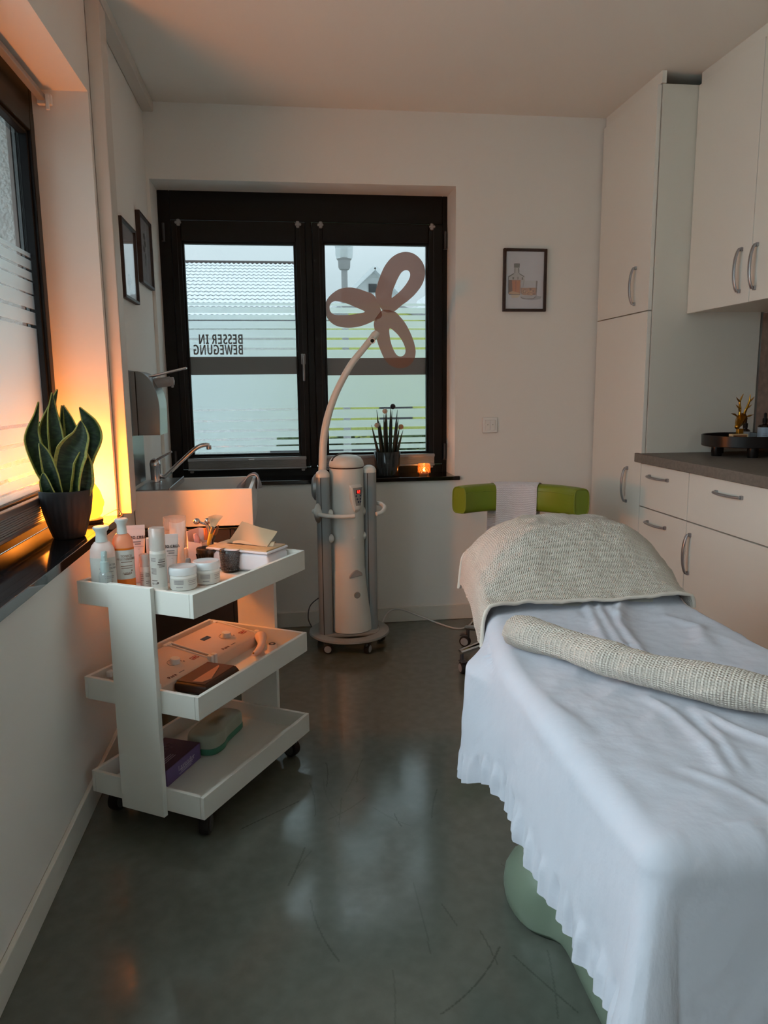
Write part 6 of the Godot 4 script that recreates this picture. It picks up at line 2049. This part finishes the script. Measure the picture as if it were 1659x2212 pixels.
	lamp(t, "salt_lamp_light", Vector3(0, 0.09, 0), rgb(255, 140, 46), 0.33, 0.045)
	b = MB.new()
	b.tube(smooth([Vector3(0.03, 0.008, -0.04), Vector3(0.06, 0.022, -0.07), Vector3(0.085, 0.03, -0.10), Vector3(0.09, 0.012, -0.13), Vector3(0.085, 0.004, -0.141)], 6), 0.0022, 8)
	part(t, "cord", b, M.cable)

func back_sill() -> void:
	var base := Vector3(0.555, 0.8225, -0.085)
	var t := thing("plant_pot", "glossy dark teal cylindrical pot on the back window sill", "plant pot", base)
	var b := MB.new()
	b.lathe([Vector2(0, 0), Vector2(0.064, 0), Vector2(0.068, 0.004), Vector2(0.074, 0.135), Vector2(0.0725, 0.137), Vector2(0.071, 0.135), Vector2(0.068, 0.115), Vector2(0, 0.113)], 44)
	part(t, "pot", b, mat(rgb(18, 28, 33), 0.12))
	t = thing("spiky_plant", "spiky cylindrical snake plant topped with four pearl balls in the teal pot", "potted plant", base)
	b = MB.new()
	b.lathe([Vector2(0, 0.120), Vector2(0.069, 0.118), Vector2(0.069, 0.112)], 26)
	part(t, "soil", b, M.soil)
	var spike := mat(rgb(28, 38, 27), 0.55)
	# tips as (x, height) in the picture, some carry a pearl
	var tips := [[-0.088, 0.285, 0.010], [-0.056, 0.366, 0.0], [-0.055, 0.275, 0.02], [-0.033, 0.293, -0.02], [-0.020, 0.343, 0.01], [-0.009, 0.362, 0.0], [0.004, 0.367, -0.02], [0.018, 0.386, 0.015], [0.032, 0.362, -0.01], [0.024, 0.33, 0.02], [0.060, 0.366, 0.0], [0.071, 0.322, -0.02], [0.068, 0.274, 0.012], [0.084, 0.255, 0.02], [-0.036, 0.302, -0.03], [0.046, 0.30, 0.03]]
	for k in tips.size():
		var e: Array = tips[k]
		var foot := Vector3(e[0] * 0.55, 0.114, e[2] * 1.4)
		var tip := Vector3(e[0], e[1], e[2] * 2.0)
		b = MB.new()
		b.tube([foot, foot.lerp(tip, 0.35), foot.lerp(tip, 0.7), tip], [0.0085, 0.0075, 0.0048, 0.0008], 10)
		part(t, "spike", b, spike)
	for e in [[-0.0585, 0.283, 0.02, rgb(190, 180, 164), 0.014], [-0.0115, 0.359, 0.01, rgb(196, 186, 170), 0.0145], [0.0305, 0.384, 0.025, rgb(36, 26, 38), 0.0150], [0.0755, 0.272, 0.02, rgb(172, 134, 92), 0.0150]]:
		b = MB.new()
		b.ball(Vector3(e[0], e[1], e[2]), Vector3(e[4], e[4], e[4]), 22, 14)
		part(t, "pearl", b, mat(e[3], 0.3))
	# tealight
	t = thing("tealight_holder", "small amber cut-glass tealight holder burning at the right end of the back sill", "candle holder", Vector3(0.762, 0.8225, -0.075))
	b = MB.new()
	b.lathe([Vector2(0, 0), Vector2(0.025, 0), Vector2(0.028, 0.004), Vector2(0.035, 0.02), Vector2(0.0355, 0.062), Vector2(0.0345, 0.064), Vector2(0.0325, 0.062), Vector2(0.032, 0.02), Vector2(0.024, 0.006), Vector2(0, 0.005)], 12)
	part(t, "glass", b, glass(0.3, rgb(206, 150, 96)))
	b = MB.new()
	for k in 12:
		var a := TAU * k / 12
		for s in [-1, 1]:
			var pts := []
			for q in 7:
				var aa: float = a + s * q / 6.0 * 1.05
				pts.append(Vector3(sin(aa) * 0.0355, 0.012 + q / 6.0 * 0.044, cos(aa) * 0.0355))
			b.tube(pts, 0.0012, 5)
	part(t, "cut_ridge", b, glass(0.55, rgb(214, 140, 70)), "", "stuff")
	b = MB.new()
	b.lathe([Vector2(0, 0.006), Vector2(0.019, 0.006), Vector2(0.0195, 0.021), Vector2(0.0185, 0.021), Vector2(0.0185, 0.018), Vector2(0, 0.018)], 24)
	part(t, "candle", b, M.alu)
	b = MB.new()
	b.lathe([Vector2(0, 0.020), Vector2(0.0035, 0.024), Vector2(0.0045, 0.029), Vector2(0.003, 0.037), Vector2(0.001, 0.043), Vector2(0, 0.044)], 14)
	var fl := mat(rgb(255, 210, 120), 0.6)
	fl.emission_enabled = true
	fl.emission = rgb(255, 206, 110)
	fl.emission_energy_multiplier = 9.0
	part(t, "flame", b, fl)
	lamp(t, "tealight_light", Vector3(0, 0.031, 0), rgb(255, 160, 74), 0.006, 0.006)

func tray_things() -> void:
	var t := thing("tray", "round black footed tray on the worktop", "tray", Vector3(2.112, 0.98, 0.80))
	var b := MB.new()
	b.lathe([Vector2(0, 0.044), Vector2(0.178, 0.044), Vector2(0.182, 0.047), Vector2(0.184, 0.094), Vector2(0.182, 0.096), Vector2(0.178, 0.094), Vector2(0.176, 0.056), Vector2(0, 0.054)], 72)
	part(t, "dish", b, mat(rgb(22, 20, 21), 0.3))
	for k in 5:
		var a := 0.35 + TAU * k / 5 + PI
		b = MB.new()
		b.lathe([Vector2(0, 0), Vector2(0.022, 0), Vector2(0.024, 0.004), Vector2(0.024, 0.045), Vector2(0, 0.045)], 22, Transform3D(Basis(), Vector3(sin(a) * 0.135, 0, cos(a) * 0.135)))
		part(t, "foot", b, mat(rgb(18, 18, 20), 0.25))
	# gold stag head
	var y := 1.034
	t = thing("stag_figurine", "gold faceted stag head figurine with antlers in the black tray", "figurine", Vector3(2.058, y, 0.84))
	b = MB.new()
	b.box(Vector3(0.005, 0.024, 0), Vector3(0.038, 0.048, 0.034), 0.003)
	b.box(Vector3(0.005, 0.058, 0.0), Vector3(0.026, 0.028, 0.022), 0.002)
	part(t, "base", b, M.gold)
	b = MB.new()   # faceted head pointing left towards the viewer
	var rings := [[Vector3(-0.028, 0.084, 0.030), 0.010, 0.010], [Vector3(-0.012, 0.098, 0.018), 0.017, 0.019], [Vector3(0.004, 0.112, 0.004), 0.024, 0.026], [Vector3(0.018, 0.118, -0.008), 0.023, 0.026], [Vector3(0.030, 0.112, -0.022), 0.014, 0.018]]
	for i in rings.size() - 1:
		for k in 7:
			var q := []
			for e in [[i, k], [i, k + 1], [i + 1, k + 1], [i + 1, k]]:
				var a: float = TAU * e[1] / 7 + 0.3 * e[0]
				var rr: Array = rings[e[0]]
				q.append(rr[0] + Vector3(cos(a) * rr[1] * 0.8, sin(a) * rr[2], cos(a) * rr[1] * 0.6))
			var nn: Vector3 = (q[1] - q[0]).cross(q[2] - q[0]).normalized()
			var mid: Vector3 = (rings[i][0] + rings[i + 1][0]) / 2
			if nn.dot(q[0] - mid) < 0: nn = -nn
			b.face([q[0], q[1], q[2]], nn)
			b.face([q[0], q[2], q[3]], nn)
	part(t, "head", b, M.gold)
	b = MB.new()
	b.ball(Vector3(-0.030, 0.083, 0.033), Vector3(0.0115, 0.0115, 0.0115), 18, 12)
	part(t, "nose", b, M.gold)
	for s in [-1, 1]:
		b = MB.new()
		b.tube([Vector3(0.012 + s * 0.014, 0.122, -0.004), Vector3(0.012 + s * 0.038, 0.134 - 0.004 * s, -0.003), Vector3(0.012 + s * 0.056, 0.138 - 0.003 * s, 0.0)], [0.004, 0.010, 0.001], 8, true, 0.4)
		part(t, "ear", b, M.gold)
		b = MB.new()
		var r0 := Vector3(0.012 + s * 0.010, 0.132, -0.006)
		var main := [r0, r0 + Vector3(s * 0.002 + 0.004, 0.030, 0), r0 + Vector3(s * 0.006 + 0.004, 0.062, 0.0), r0 + Vector3(0.012 if s < 0 else 0.020, 0.098, 0.002)]
		if s > 0: main = [r0, r0 + Vector3(0.012, 0.028, 0), r0 + Vector3(0.024, 0.062, 0), r0 + Vector3(0.026, 0.096, 0.002)]
		b.tube(smooth(main, 5), [0.006, 0.006, 0.006, 0.0058, 0.0056, 0.0054, 0.0052, 0.005, 0.0048, 0.0046, 0.0044, 0.004, 0.0034, 0.0026, 0.0018, 0.0006], 8)
		for e in [[0.3, Vector3(s * 0.028, 0.020, 0.004)], [0.15, Vector3(s * 0.010 - 0.004, 0.026, 0.006)], [0.62, Vector3(s * 0.022, 0.022, 0.003)]]:
			var q: Vector3 = main[0].lerp(main[3], e[0]) if e[0] < 0.5 else main[2]
			b.tube([q, q + e[1] * 0.5 + Vector3(0, -0.002, 0), q + e[1]], [0.0048, 0.0036, 0.0005], 8)
		part(t, "antler", b, M.gold)
	t = thing("matchbox", "small matchbox with an ornate brown and cream front in the black tray", "box", Vector3(2.016, y, 0.905), -0.05)
	b = MB.new()
	b.box(Vector3(0, 0.026, 0), Vector3(0.074, 0.052, 0.03), 0.001)
	part(t, "body", b, mat(rgb(214, 186, 148), 0.7))
	b = MB.new()
	b.box(Vector3(0, 0.0405, 0.0152), Vector3(0.064, 0.017, 0.0006), 0.0)
	part(t, "print", b, mat(rgb(160, 104, 62), 0.7))
	b = MB.new()
	for k in 9: b.box(Vector3(-0.024 + k * 0.006, 0.0425 + 0.002 * sin(k * PI / 8.0), 0.0156), Vector3(0.0062, 0.0022, 0.0006), 0.0)
	for k in 9: b.box(Vector3(-0.024 + k * 0.006, 0.0365 + 0.002 * sin(k * PI / 8.0), 0.0156), Vector3(0.0062, 0.0012, 0.0006), 0.0)
	part(t, "ornament", b, mat(rgb(92, 48, 34), 0.7))
	for k in 2:
		t = thing("dropper_bottle", ["dark dropper bottle with a pale label right behind the stag figurine", "dark dropper bottle with a pale blue label at the right edge of the tray"][k], "bottle", [Vector3(2.125, y, 0.785), Vector3(2.212, y, 0.80)][k], 0.0, "dark dropper bottles in the tray")
		b = MB.new()
		var r: float = [0.0225, 0.029][k]
		var hb: float = [0.066, 0.088][k]
		b.lathe([Vector2(0, 0), Vector2(r - 0.001, 0), Vector2(r, 0.002), Vector2(r, hb - 0.012), Vector2(r * 0.9, hb - 0.004), Vector2(0.010, hb + 0.002), Vector2(0.009, hb + 0.008), Vector2(0, hb + 0.008)], 30)
		part(t, "body", b, M.amber)
		b = MB.new()
		b.lathe([Vector2(0, hb + 0.006), Vector2(0.011, hb + 0.006), Vector2(0.011, hb + 0.026), Vector2(0.0065, hb + 0.028), Vector2(0.0065, hb + 0.048), Vector2(0.003, hb + 0.053), Vector2(0, hb + 0.053)], 20)
		part(t, "dropper", b, M.rubber)
		b = MB.new()
		b.grid(20, 1, func(u, w):
			var a := lerpf(-1.6, 1.6, u) - 0.5
			return Vector3(sin(a) * (r + 0.0004), lerpf(hb * 0.2, hb * 0.84, w), cos(a) * (r + 0.0004)), false, false)
		part(t, "label", b, mat([rgb(176, 182, 190), rgb(176, 190, 206)][k], 0.6))
		b = MB.new()
		for e in [0.5, 0.42, 0.34]:
			for q in 5:
				var a := -0.75 + q * 0.13
				b.box(Vector3(sin(a), 0, cos(a)) * (r + 0.0008) + Vector3(0, hb * e, 0), Vector3(0.004, 0.002, 0.0004), 0.0, Basis(Vector3.UP, a))
		part(t, "print", b, M.ink_soft)
